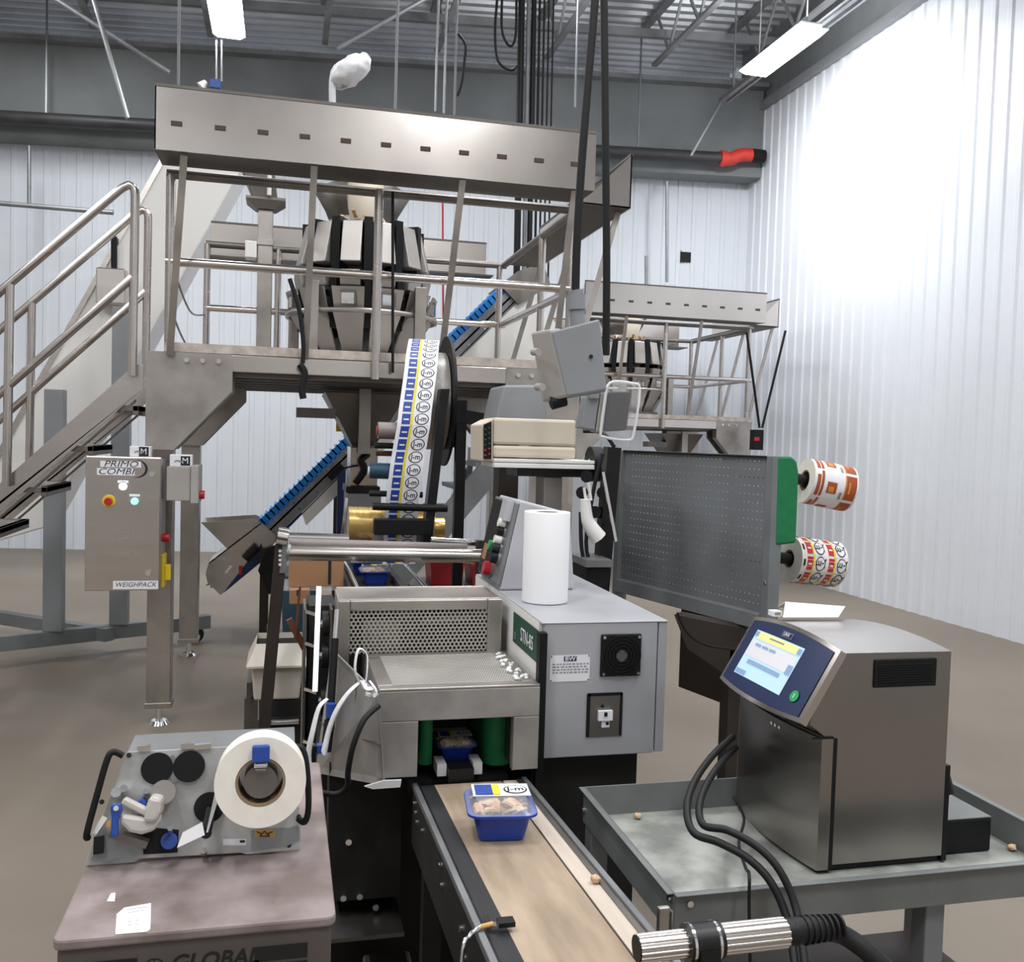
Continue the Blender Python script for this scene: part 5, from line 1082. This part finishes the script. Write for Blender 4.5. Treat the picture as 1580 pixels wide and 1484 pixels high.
for k in range(6): a.rect(p.x-.008+k*.0025, p.x-.0068+k*.0025, zt_+.003, zt_+.010, 'ink')
a.mb.build('barcode', t2)
p, q = at(1450, 1316, y=PY0+.03), at(1528, 1312, y=PY0+.03)
t2 = thing('black_power_block', 'black box with a dusty grey top beside the inkjet coder on the tray', 'box', ((p.x+q.x)/2, PY0+.1, TZ))
z1 = at(1500, 1262, y=PY0+.03).z; MB('black').box(PX1+.016, q.x, PY0+.03, PY0+.2, TZ+.001, z1-.002).build('case', t2, .004); MB('cart_grey').box(PX1+.017, q.x-.001, PY0+.031, PY0+.199, z1-.002, z1).build('dusty_top', t2)
for i, (px_, py_) in enumerate(((984, 1263), (1561, 1312))): crumb(px_, py_, TZ, ('tan mushroom scrap in the far left of the tray', 'crumbled tan scrap in the right end of the tray')[i])
# umbilicals
hs = [(1131, 1136, 1.88), (1100, 1165, 1.80), (1072, 1205, 1.70), (1060, 1245, 1.62), (1070, 1284, 1.56), (1110, 1300, 1.53), (1155, 1325, 1.49), (1190, 1362, 1.455), (1215, 1420, 1.42), (1228, 1500, 1.36), (1236, 1600, 1.3)]
for i, (off, lab) in enumerate((([(0, 0)]*11, 'thick black umbilical hose looping from the coder over the tray rim, outer of two'), ([(4, 17), (14, 10), (19, 4), (19, -1), (16, -11)]+[(13, -19)]*6, 'thick black umbilical hose looping from the coder over the tray rim, inner of two'))):
    pts = [at(a_+off[k][0], b_+off[k][1], y=c_) for k, (a_, b_, c_) in enumerate(hs)]
    solo(MB('black_rubber').tube(pts, .0072, 10, 6), 'hanging_umbilical_hose', lab, 'hose', 'umbilical hoses')
solo(MB('black_rubber').tube([at(*k) for k in ()] or [at(1132, 1230, y=1.9), at(1148, 1262, y=1.78), at(1140, 1300, y=1.66), at(1150, 1338, y=1.54), at(1156, 1350, y=1.462), at(1156, 1400, y=1.452), at(1158, 1500, y=1.45)], .003, 7, 6), 'hanging_thin_cable', 'thin black cable trailing over the front rim of the tray', 'cable')
# print head
YH = 1.14
def WH(px, py, dy=0): return at(px, py, y=YH+dy)
t = thing('print_head_mount', 'bright steel print head clamped in a black collar at the conveyor end', 'print head', (.68, YH, 0))
a0, a1 = WH(984, 1463), WH(1212, 1438); ax = (a1-a0).normalized()
A = lambda px: a0+ax*((at(px, 1450, y=YH).x-a0.x)/ax.x)
m = MB('stainless'); s_, b_ = frame_of(ax)
def flute(p, q, r, k=14):
    m.cyl(p, q, r*.93, n=24)
    for i in range(k): w = (s_*math.cos(2*PI*i/k)+b_*math.sin(2*PI*i/k))*r*.9; m.cyl(p+w, q+w, r*.13, n=8)
flute(A(984), A(1060), .018); m.build('head_tube', t)
m = MB('stainless'); flute(A(1108), A(1210), .0198); m.build('head_sleeve', t); MB('black_rubber').cyl(A(982), A(984), .017, n=20).build('nose', t)
MB('black_metal').cyl(A(1058), A(1110), .0245, n=28).box(A(1070).x, A(1100).x, YH-.026, YH+.026, A(1084).z-.06, A(1084).z).build('clamp_collar', t); MB('chrome').pipe(A(1062), A(1066), .0252, .018).build('clamp_ring', t); MB('chrome').pipe(A(1100), A(1104), .0252, .018).build('clamp_ring', t)
MB('black_metal').box(A(1085).x-.014, A(1085).x+.014, YH-.012, YH+.012, 0, A(1085).z-.06).build('mount_post', t)
m = MB('black_rubber').cyl(A(1210), A(1225), .0167, .0185, 18).tube([A(1222), A(1262), at(1300, 1442, y=YH), at(1340, 1470, y=YH-.02), at(1380, 1510, y=YH-.04), at(1420, 1580, y=YH-.05)], lambda s: .0185-.005*min(1, s*2.5), 12, 6)
for k in range(7): m.cyl(A(1238+k*9), A(1241+k*9), .0198-.0005*k, n=14)
m.build('umbilical_boot', t)
p = at(1025, 1415, y=1.40); t2 = thing('rail_end_bracket', 'small upright steel bracket between conveyor end and cart corner', 'bracket', (p.x, 1.40, 0)); MB('stainless_dull').box(p.x-.014, p.x+.006, 1.39, 1.40, 0, at(1025, 1396, y=1.40).z).use('chrome').box(p.x+.006, p.x+.01, 1.388, 1.402, .5, at(1025, 1400, y=1.40).z).build('plate', t2, .002)

# ------------------------------------------------------------------ printer stand and label printer
SX0, SX1, SY0, SY1, SZ = -.297, .085, 1.357, 2.02, .9
t = thing('printer_stand', 'mottled brown-grey cabinet stand carrying the open label printer', 'cabinet', ((SX0+SX1)/2, (SY0+SY1)/2, 0))
m = MB('desk_top').prism([V((x+(SX0+SX1)/2, y+(SY0+SY1)/2, SZ-.016)) for x, y in rr(SX1-SX0, SY1-SY0, .014)], (0, 0, .016)); m.build('top_plate', t, .004)
MB('desk_body').box(SX0+.006, SX1-.006, SY0+.006, SY1-.006, 0, SZ-.0165).build('body', t, .004)
YS = SY0+.006; a = Art(MB(), front(YS))
def SP(px, py): p = at(px, py, y=YS); return p.x, p.z
(l1, zz1), (r1, zz2) = SP(393, 1461), SP(474, 1476)
m2 = a; a.rect(l1, r1, zz2-.000, zz1, 'desk_ink', .001).rect(l1, r1, zz2-.012, zz2-.004, 'desk_ink', .001)
a.mb.build('stripe_mark', t); a = Art(MB(), front(YS)); l2, r2 = SP(125, 1478)[0], SP(212, 1470)[0]; a.rect(l2, r2, zz2-.002, zz1+.001, 'desk_ink', .001).rect(l2, r2, zz2-.014, zz2-.006, 'desk_ink', .001)
a.mb.build('stripe_mark', t); a = Art(MB(), front(YS)); u, v = SP(318, 1474); a.text('GLOBAL', u+.012, zz1-.013, .032, 'desk_ink', .001, .22, .02, 1.0).ell(SP(238, 1478)[0], zz1-.015, .014, .013, 'desk_ink', .0006).ell(SP(238, 1478)[0], zz1-.015, .012, .011, 'desk_body', .0009).rect(SP(238, 1478)[0]-.001, SP(238, 1478)[0]+.001, zz1-.026, zz1-.004, 'desk_ink', .0012).rect(SP(238, 1478)[0]-.012, SP(238, 1478)[0]+.012, zz1-.016, zz1-.014, 'desk_ink', .0012).mb.build('lettering', t)
for i, (poly, lab) in enumerate(((((180, 1410), (192, 1400), (233, 1393), (232, 1433), (226, 1437), (178, 1441)), 'peeled white label with small print stuck on the stand top'), (((165, 1390), (171, 1378), (178, 1377), (177, 1390)), 'tiny blank white scrap of label stuck on the stand top'))):
    pts = [at(*k, z=SZ+.0012) for k in poly]; m = MB('white_paper').prism(pts, (0, 0, -.0008))
    if i == 0:
        for (x0_, y0_, x1_, y1_) in ((196, 1403, 226, 1399), (196, 1408, 222, 1404), (196, 1422, 203, 1421), (196, 1427, 203, 1426), (208, 1420, 214, 1419), (208, 1426, 214, 1425)):
            a_, b_ = at(x0_, y0_, z=SZ+.0014), at(x1_, y1_, z=SZ+.0014); m.use('ink_grey').bar(a_, b_, .0015, .0002)
    solo(m, 'paper_label', lab, 'label', 'loose paper labels')
# label printer face plate, leaning back
BL, BR = at(134, 1334, z=SZ+.003), at(462, 1311, z=SZ+.003); BL.y = BR.y = (BL.y+BR.y)/2
lean = .22; ev = V((0, math.sin(lean), math.cos(lean))); nP = V((0, -math.cos(lean), math.sin(lean)))
def PLT(px, py, h=0): return onpl(px, py, BL, nP, h)
t = thing('label_printer', 'open label printer with black discs and levers on a leaning metal plate', 'label printer', ((BL.x+BR.x)/2, BL.y+.08, SZ+.001))
pl = [PLT(*k) for k in ((130, 1336), (137, 1318), (196, 1160), (455, 1146), (464, 1290), (464, 1310), (380, 1320), (372, 1316), (215, 1325), (208, 1331))]
mz = min(p.z for p in pl)
for p in pl: p.z = max(p.z, SZ+.001)
MB('plate_worn').prism(pl, -nP*.004).build('face_plate', t, .001)
tl_, tr_ = PLT(196, 1160), PLT(455, 1146)
m = MB('galvanised').prism([tl_-ZP*.002, tr_-ZP*.002, V((tr_.x, tr_.y+.09, tr_.z-.0)), V((tl_.x, tl_.y+.09, tl_.z-.0))], (0, 0, -.004)); m.build('top_cover', t)
m = MB('grey_paint').hexa([(BL.x+.05, BL.y+.05, SZ+.001), (BR.x-.01, BL.y+.05, SZ+.001), (BR.x-.01, tr_.y+.08, SZ+.001), (BL.x+.05, tr_.y+.08, SZ+.001), (tl_.x+.006, tl_.y+.012, tl_.z-.01), (tr_.x-.006, tr_.y+.012, tr_.z-.01), (tr_.x-.006, tr_.y+.08, tr_.z-.01), (tl_.x+.006, tl_.y+.08, tl_.z-.01)]); m.build('housing', t)
for a_, b_ in (((212, 1154), (233, 1152)), ((279, 1151), (300, 1149)), ((300, 1152), (326, 1150))): MB('chrome').bar(PLT(*a_, h=.004), PLT(*b_, h=.004), .008, .008).build('hinge', t)
m = MB('black').tube([PLT(190, 1166, .014), PLT(176, 1160, .016), PLT(166, 1170, .018), PLT(150, 1225, .018), PLT(134, 1285, .018), PLT(136, 1292, .012)], .0055, 8, 4); m.build('side_handle', t)
m = MB('black').tube([PLT(452, 1152, .014), PLT(467, 1156, .016), PLT(474, 1190, .018), PLT(476, 1245, .018), PLT(470, 1268, .016), PLT(460, 1262, .01)], .0055, 8, 4); m.build('side_handle', t)
s1 = at(243, 1185, y=1.7)
def dk(px, py, r, mt, h0, h1, nm, n=28):
    c = PLT(px, py, h0); return MB(mt).cyl(c, c+nP*(h1-h0), r, n=n).build(nm, t, .0015)
mpp = (PLT(300, 1230)-PLT(200, 1230)).length/100
dk(243, 1185, 25*mpp, 'black', .0, .006, 'ribbon_disc'); dk(292, 1182, 25*mpp, 'black', .0, .006, 'ribbon_disc'); dk(323, 1245, 24*mpp, 'black', .0, .005, 'ribbon_disc')
MB('galvanised').bar(PLT(258, 1170, .003), PLT(277, 1202, .003), .02, .004, nP).build('disc_bridge', t)
m = MB('black'); m.bar(PLT(326, 1247, .006), PLT(318, 1285, .04), .016, .014, nP).cyl(PLT(318, 1285, .03), PLT(318, 1285, .05), .009, n=14); m.build('tension_arm', t, .003)
MB('stainless_dull').cyl(PLT(252, 1222, .0), PLT(252, 1222, .024), .019, n=24).build('head_hub', t, .003)
m = MB('cast_white').prism([PLT(*k, h=.026) for k in ((188, 1250), (226, 1256), (248, 1248), (252, 1262), (242, 1277), (222, 1283), (203, 1279), (190, 1266))], nP*.03); m.build('print_head_arm', t, .006)
MB('cast_white').prism([PLT(*k, h=.022) for k in ((236, 1222), (255, 1226), (254, 1246), (246, 1262), (226, 1262), (229, 1242))], nP*.042).build('arm_elbow', t, .006)
MB('cast_white').bar(PLT(190, 1234, .045), PLT(230, 1254, .045), .011, .02, nP).build('arm_strut', t, .003)
MB('black').prism([PLT(*k, h=.0006) for k in ((168, 1288), (221, 1302), (221, 1318), (274, 1315), (276, 1280), (240, 1277), (200, 1284))], nP*.001).build('plate_shadow', t)  # flat black patch painting the shadow low on the plate
m = MB('blue_clip').prism([PLT(*k, h=.05) for k in ((171, 1244), (176, 1238), (188, 1238), (190, 1250), (184, 1264), (183, 1290), (172, 1290), (173, 1260))], nP*.010).use('chrome').cyl(PLT(179, 1247, .06), PLT(179, 1247, .063), .004, n=10); m.build('blue_lever', t, .003)
m = MB('blue_clip').prism([PLT(*k, h=.012) for k in ((208, 1238), (222, 1228), (228, 1236), (226, 1246), (214, 1248))], nP*.018); m.build('blue_clip', t, .002)
MB('blue_clip').cyl(PLT(261, 1297, .004), PLT(261, 1297, .014), .013, n=18).use('chrome').cyl(PLT(264, 1288, .006), PLT(262, 1278, .03), .004, n=8).build('blue_knob', t)
m = MB('chrome').cyl(PLT(181, 1228, .003), PLT(179, 1222, .03), .008, n=12).cyl(PLT(192, 1222, .003), PLT(191, 1216, .028), .006, n=12).cyl(PLT(225, 1226, .003), PLT(226, 1220, .026), .005, n=10); m.build('pressure_screws', t)
m = MB('galvanised').prism([PLT(*k, h=.016) for k in ((162, 1288), (220, 1305), (218, 1318), (190, 1322), (146, 1330), (140, 1326))], nP*.003).use('black').prism([PLT(*k, h=.0195) for k in ((146, 1290), (161, 1288), (160, 1315), (145, 1317))], nP*.008); m.build('peel_bracket', t)
MB('stainless_dark').bar(PLT(170, 1284, .03), PLT(228, 1302, .03), .012).build('platen_roller', t)
m = MB('white_plastic').prism([PLT(*k, h=.01) for k in ((158, 1258), (166, 1262), (150, 1286), (142, 1285))], nP*.003).use('sticker_orange').prism([PLT(*k, h=.014) for k in ((165, 1266), (171, 1266), (171, 1276), (164, 1276))], nP*.001); m.build('guide_plate', t)
a = Art(MB(), lambda u, v, h: PLT(u, v, h)); a.rect(393, 424, 1292, 1280, 'sticker_orange', .0046)
MB('stainless').cyl(PLT(315, 1316, .003), PLT(314, 1312, .02), .005, n=10).build('latch_pin', t)
for p_, q_ in (((401, 1290), (408, 1282)), ((408, 1282), (416, 1290)), ((396, 1283), (404, 1286)), ((421, 1283), (413, 1286)), ((401, 1290), (416, 1290))): a.mb.use('ink').bar(PLT(*p_, h=.0052), PLT(*q_, h=.0052), .0016, .0006, nP)
a.rect(344, 380, 1304, 1294, 'label_white', .0012).rect(370, 378, 1300, 1296, 'ink', .0016)
a.mb.build('warning_sticker', t)
m = MB('ink')
for k in ((199, 1165), (157, 1237), (446, 1304), (461, 1260)): m.disc(PLT(*k, h=.001), nP, .004, 12)
m.build('plate_holes', t); MB('galvanised').prism([PLT(*k, h=.002) for k in ((388, 1282), (460, 1276), (462, 1296), (440, 1306), (388, 1312))], nP*.002).build('sensor_plate', t)
# spindle with its blue clip, then the roll it carries
rc = PLT(404, 1213, .0); spn = V((0, -.985, .12)).normalized(); ro = .0705
c0 = rc+spn*.03; c1 = rc+spn*.095; fc = at(402, 1207, y=c1.y)
off = V((fc.x-c1.x, 0, fc.z-c1.z)); c0 += off; c1 += off
MB('stainless_dark').cyl(c0-spn*.028, c1-spn*.004, .026, n=20).build('spindle', t)
s_, b_ = frame_of(spn); upv = ZP-spn*ZP.dot(spn); upv.normalize(); rt = upv.cross(spn)
m = MB('blue_clip').obox(c1+upv*.047+spn*.012, rt*.0135, upv*.0135, spn*.006).use('chrome').obox(c1+upv*.028+spn*.008, rt*.011, upv*.004, spn*.004).use('stainless_dark').obox(c1+upv*.02-spn*.01, rt*.010, upv*.004, spn*.02); m.build('spindle_clip', t, .003)
t2 = thing('blank_label_roll', 'large roll of blank white labels with a brown core on the printer spindle', 'label roll', c0-ZP*ro)
MB('label_side').pipe(c0, c1, ro, .0385, 56).build('wound_labels', t2, .001); MB('cardboard_core').pipe(c0+spn*.001, c1-spn*.001, .038, .0345, 40).build('core', t2)
MB('white_paper').prism([PLT(*k, h=.058) for k in ((282, 1284), (312, 1268), (316, 1288), (273, 1308))], nP*.0004).build('fed_label', t2)
m = MB('plastic_sheet').prism([PLT(318, 1284, .056), PLT(321, 1284, .056), c0+V((-.066, -.03, -.03)), c0+V((-.0715, -.03, -.02))], nP*.0006); m.build('label_tail', t2)

# ------------------------------------------------------------------ overhead bits
def rod(name, label, pts, r, mtl, cat, group=None, **k): return solo(MB(mtl).tube(pts, r, 8, k.get('sub', 0)), name, label, cat, group)
YO = 8.6
for i, (px_, r, mt) in enumerate(((803, .032, 'black'), (814, .02, 'joist_paint'), (822, .026, 'black'), (831, .012, 'black'), (838, .01, 'black'), (845, .009, 'black'), (852, .009, 'black'))):
    a_, b_ = at(px_, -10, y=YO), at(px_+.5, 215, y=YO)
    rod('hanging_power_drop', ('thick black power drop, leftmost in the bundle by the two thick hoses', 'slim grey conduit next to the leftmost thick power drop', 'second thick black power drop, in the bundle middle', 'thin black wire just right of the second thick power drop', 'thin black wire, third from the right in the bundle', 'thin black wire, second from the right in the bundle', 'rightmost thin black wire of the bundle of power drops')[i], [V((a_.x, YO+.0, 6.9)), V((b_.x, YO, 3.05))], r, mt, 'cable', 'bundle of power drops')
for i, pts in enumerate((((770, -30), (764, 40), (766, 85), (775, 102), (790, 108), (800, 100)), ((776, -30), (774, 40), (781, 65), (790, 70), (796, 50), (797, -20)), ((707, 52), (718, 70), (716, 100), (712, 130), (706, 148)))):
    rod('hanging_cable_loop', ('long dark cable loop drooping left of the power drop bundle', 'short dark cable loop inside the longer one beside the bundle', 'small loose cable tail dangling under a roof joist')[i], [at(*k, y=8.4) for k in pts], .012, 'black', 'cable', 'drooping cables', sub=6)
for i, (px_, py0, py1, y) in enumerate(((275, -10, 140, 8), (610, -10, 170, 8), (685, 45, 175, 8.3), (672, 70, 172, 8.3), (701, 150, 178, 8.4), (887, 50, 165, 9.0))):
    a_ = at(px_, py0, y=y); b_ = at(px_, py1, y=y); rod('hanging_rod', 'thin threaded rod dropping from the roof, %s' % ('left of the near ceiling light', 'above the middle of the slotted guard', 'rightmost of the pair by a loose cable tail', 'leftmost of the pair by a loose cable tail', 'just under the loose cable tail', 'bright one right of the power drops')[i], [V((b_.x, y, 6.95)), b_], .011, 'galvanised' if i in (2, 3, 5) else 'joist_paint', 'rod', 'threaded rods')
# sprinkler pipe
m = thing('sprinkler_pipe', 'dark horizontal pipe along the bulkhead ending in a red elbow at the right wall', 'pipe', (2, yb(2, 11.55), 5.2))
f = lambda x: V((x, yb(x, 11.55), 5.33)); MB('pipe_dark').cyl(f(-7.5), f(5.45), .08, n=14).build('main_run', m)
pe = f(5.45); MB('red_pipe').tube([pe, pe+V((.12, -.02, .0)), pe+V((.25, -.03, .06)), pe+V((.40, -.04, .07))], .085, 14, 6).use('red_pipe').cyl(pe-XP*.03, pe+XP*.06, .1, n=16).build('red_elbow', m)
MB('black').cyl(pe+V((.40, -.04, .07)), pe+V((.58, -.04, .07)), .085, n=14).build('wall_stub', m)
for x in (-2.9, 4.35): MB('galvanised').bar(f(x)+ZP*.08, V((x, yb(x, 11.55), 6.99)), .02).build('hanger_mount', m)
a_, b_ = at(1112, 158, y=10.95), at(1066, 240, y=10.9)
rod('hanging_brace', 'slanting galvanised brace between the right ceiling light and the red-ended pipe', [a_, b_], .02, 'galvanised', 'brace'); 
a_, b_ = at(1102, 160, y=10.2), at(1325, -12, y=7.5); zc_ = 5.86
c0, c1 = V((4.93, 10.9, zc_)), V((4.93, 5.2, zc_)); m = thing('hanging_conduit_rail', 'grey strut rail carrying the ceiling light beside the right wall', 'strut', (4.93, 8, zc_))
MB('galvanised').bar(c0+XP*.22, c1+XP*.22, .05, .05).build('strut', m); MB('galvanised').bar(c0-XP*.02+XP*.34, c1+XP*.32, .03, .03).build('conduit', m)
for y in (10.6, 8.2, 6): MB('galvanised').bar((5.17, y, zc_+.03), (5.17, y, 6.99), .018).build('drop_rod', m)
for i, (p, q, y) in enumerate((((145, 0), (197, 182), 10.5), ((80, -5), (262, 112), 10.8), ((661, -5), (520, 75), 10.0))): rod('hanging_sway_brace', ('pale diagonal brace left of the near ceiling light, steep one', 'pale diagonal brace crossing at a shallow slope at the upper left', 'thin pale diagonal brace crossing right of the wrapped fitting')[i], [at(*p, y=y), at(*q, y=y)], .025, 'galvanised', 'brace', 'diagonal braces')
# wrapped fitting and blue sensor above the slotted guard, wall sounder
y = 6.0; c = at(542, 110, y=y)
m = thing('hanging_wrapped_fitting', 'bulky fitting wrapped in white plastic on a white pipe above the slotted guard', 'wrapped fitting', at(520, 160, y=y))
b = MB('bag_white').ball(c, .12, .10, 14)
for v in b.v: r = v-c; v.x += r.z*.35+random.uniform(-.012, .012); v.z += r.x*.35+random.uniform(-.012, .012); v.y += random.uniform(-.012, .012)
b.build('plastic_wrap', m); MB('bag_white').tube([at(535, 95, y=y), at(515, 112, y=y), at(513, 162, y=y)], .022, 10, 4).build('wrapped_pipe', m)
m = thing('hanging_blue_valve', 'small blue and white valve on twin rods above the left end of the slotted guard', 'valve', at(328, 134, y=6.0))
MB('blue_clip').box(at(324, 130, y=6).x, at(340, 130, y=6).x, 5.97, 6.04, at(330, 138, y=6).z, at(330, 124, y=6).z).build('valve_body', m, .004); MB('white_plastic').cyl(at(310, 134, y=6), at(318, 126, y=6), .03, .015, 10).build('white_cap', m)
for px_ in (334, 342): MB('chrome').bar(at(px_, 125, y=6), at(px_, 62, y=6), .01).build('rod', m)
y = yb(4.2, 12.1); c = at(1058, 397, y=y-.08); m = thing('wall_mount_sounder', 'small dark box with a cream face mounted high on the back wall', 'sounder', c)
MB('sounder_cream').box(c.x-.10, c.x+.13, y-.1, y-.02, c.z-.09, c.z+.09).build('mount_plate', m, .004); MB('black').box(c.x-.09, c.x+.05, y-.14, y-.101, c.z-.07, c.z+.06).build('lens', m); MB('box_grey').box(c.x-.14, c.x+.03, y-.03, y-.02, c.z-.28, c.z-.09).build('lower_plate', m)
for i, (px_, p0, p1, nm) in enumerate(((1029, 280, 435, 0), (997, 395, 440, 0), (45, 225, 315, 0))): 
    y_ = yb(at(px_, p0, y=12).x, 11.6); rod('hanging_wall_conduit', ('long thin conduit dropping down the back wall below the red-ended pipe', 'short thin conduit stub on the back wall over the smaller platform', 'grey dropper hanging from the dark pipe at the far left')[i], [at(px_, p0, y=y_), at(px_, p1, y=y_)], .022, 'galvanised', 'conduit', 'wall conduits')
rod('hanging_wall_pipe', 'thin grey horizontal pipe on the back wall at the far left', [at(-20, 312, y=12.4), at(175, 328, y=12.3)], .03, 'galvanised', 'pipe')
rod('hanging_air_hose', 'thin red air hose hanging behind the slotted guard', [at(683, 300, y=7.9), at(684, 520, y=7.9)], .008, 'red', 'hose')
rod('hanging_black_lead', 'straight black lead hanging in front of the nearer weigher', [at(606, 296, y=5.13), at(606, 575, y=5.13)], .008, 'black', 'cable')
m = MB('black_rubber').tube([at(*k, y=5.1) for k in ((447, 430), (462, 480), (468, 530), (467, 560))], .012, 7).tube([at(*k, y=5.1) for k in ((462, 562), (470, 575), (466, 600), (468, 615))], .018, 8); m.build('cable_bundle', plat1)
for i, (a_, b_) in enumerate((((1152, 512), (1172, 660)), ((1212, 510), (1176, 660)))):
    rod('hanging_black_strap', ('black tension cord slanting right down to the smaller platform corner', 'black tension cord slanting left down to the smaller platform corner')[i], [at(*a_, y=9.35), at(*b_, y=9.35)], .014, 'black', 'cord', 'tension cords')
a_ = at(1170, 680, y=9.35); solo(MB('black').box(a_.x-.06, a_.x+.05, 9.33, 9.43, a_.z-.1, a_.z+.12).use('red').box(a_.x-.06, a_.x+.0, 9.325, 9.33, a_.z+.0, a_.z+.04), 'hanging_control_pendant', 'dark control pendant with a red mark below the tension cords', 'pendant')
perforate('mesh_panel', (1, 0, 0), (0, 0, 1), .0115, .0100, .0040, True)
perforate('lid_mesh', (1, 0, 0), (0, 1, 0), .006, .009, .0019, True)

p, q = at(519, 640, y=6.85), at(530, 666, y=6.85); solo(MB('yellow').box(p.x, q.x, 6.85, 6.86, q.z, p.z).use('label_white').box(p.x-.005, q.x+.005, 6.855, 6.865, p.z, p.z+.1), 'hanging_yellow_tag', 'small yellow tag hanging below the large platform left of the dark funnel', 'tag')
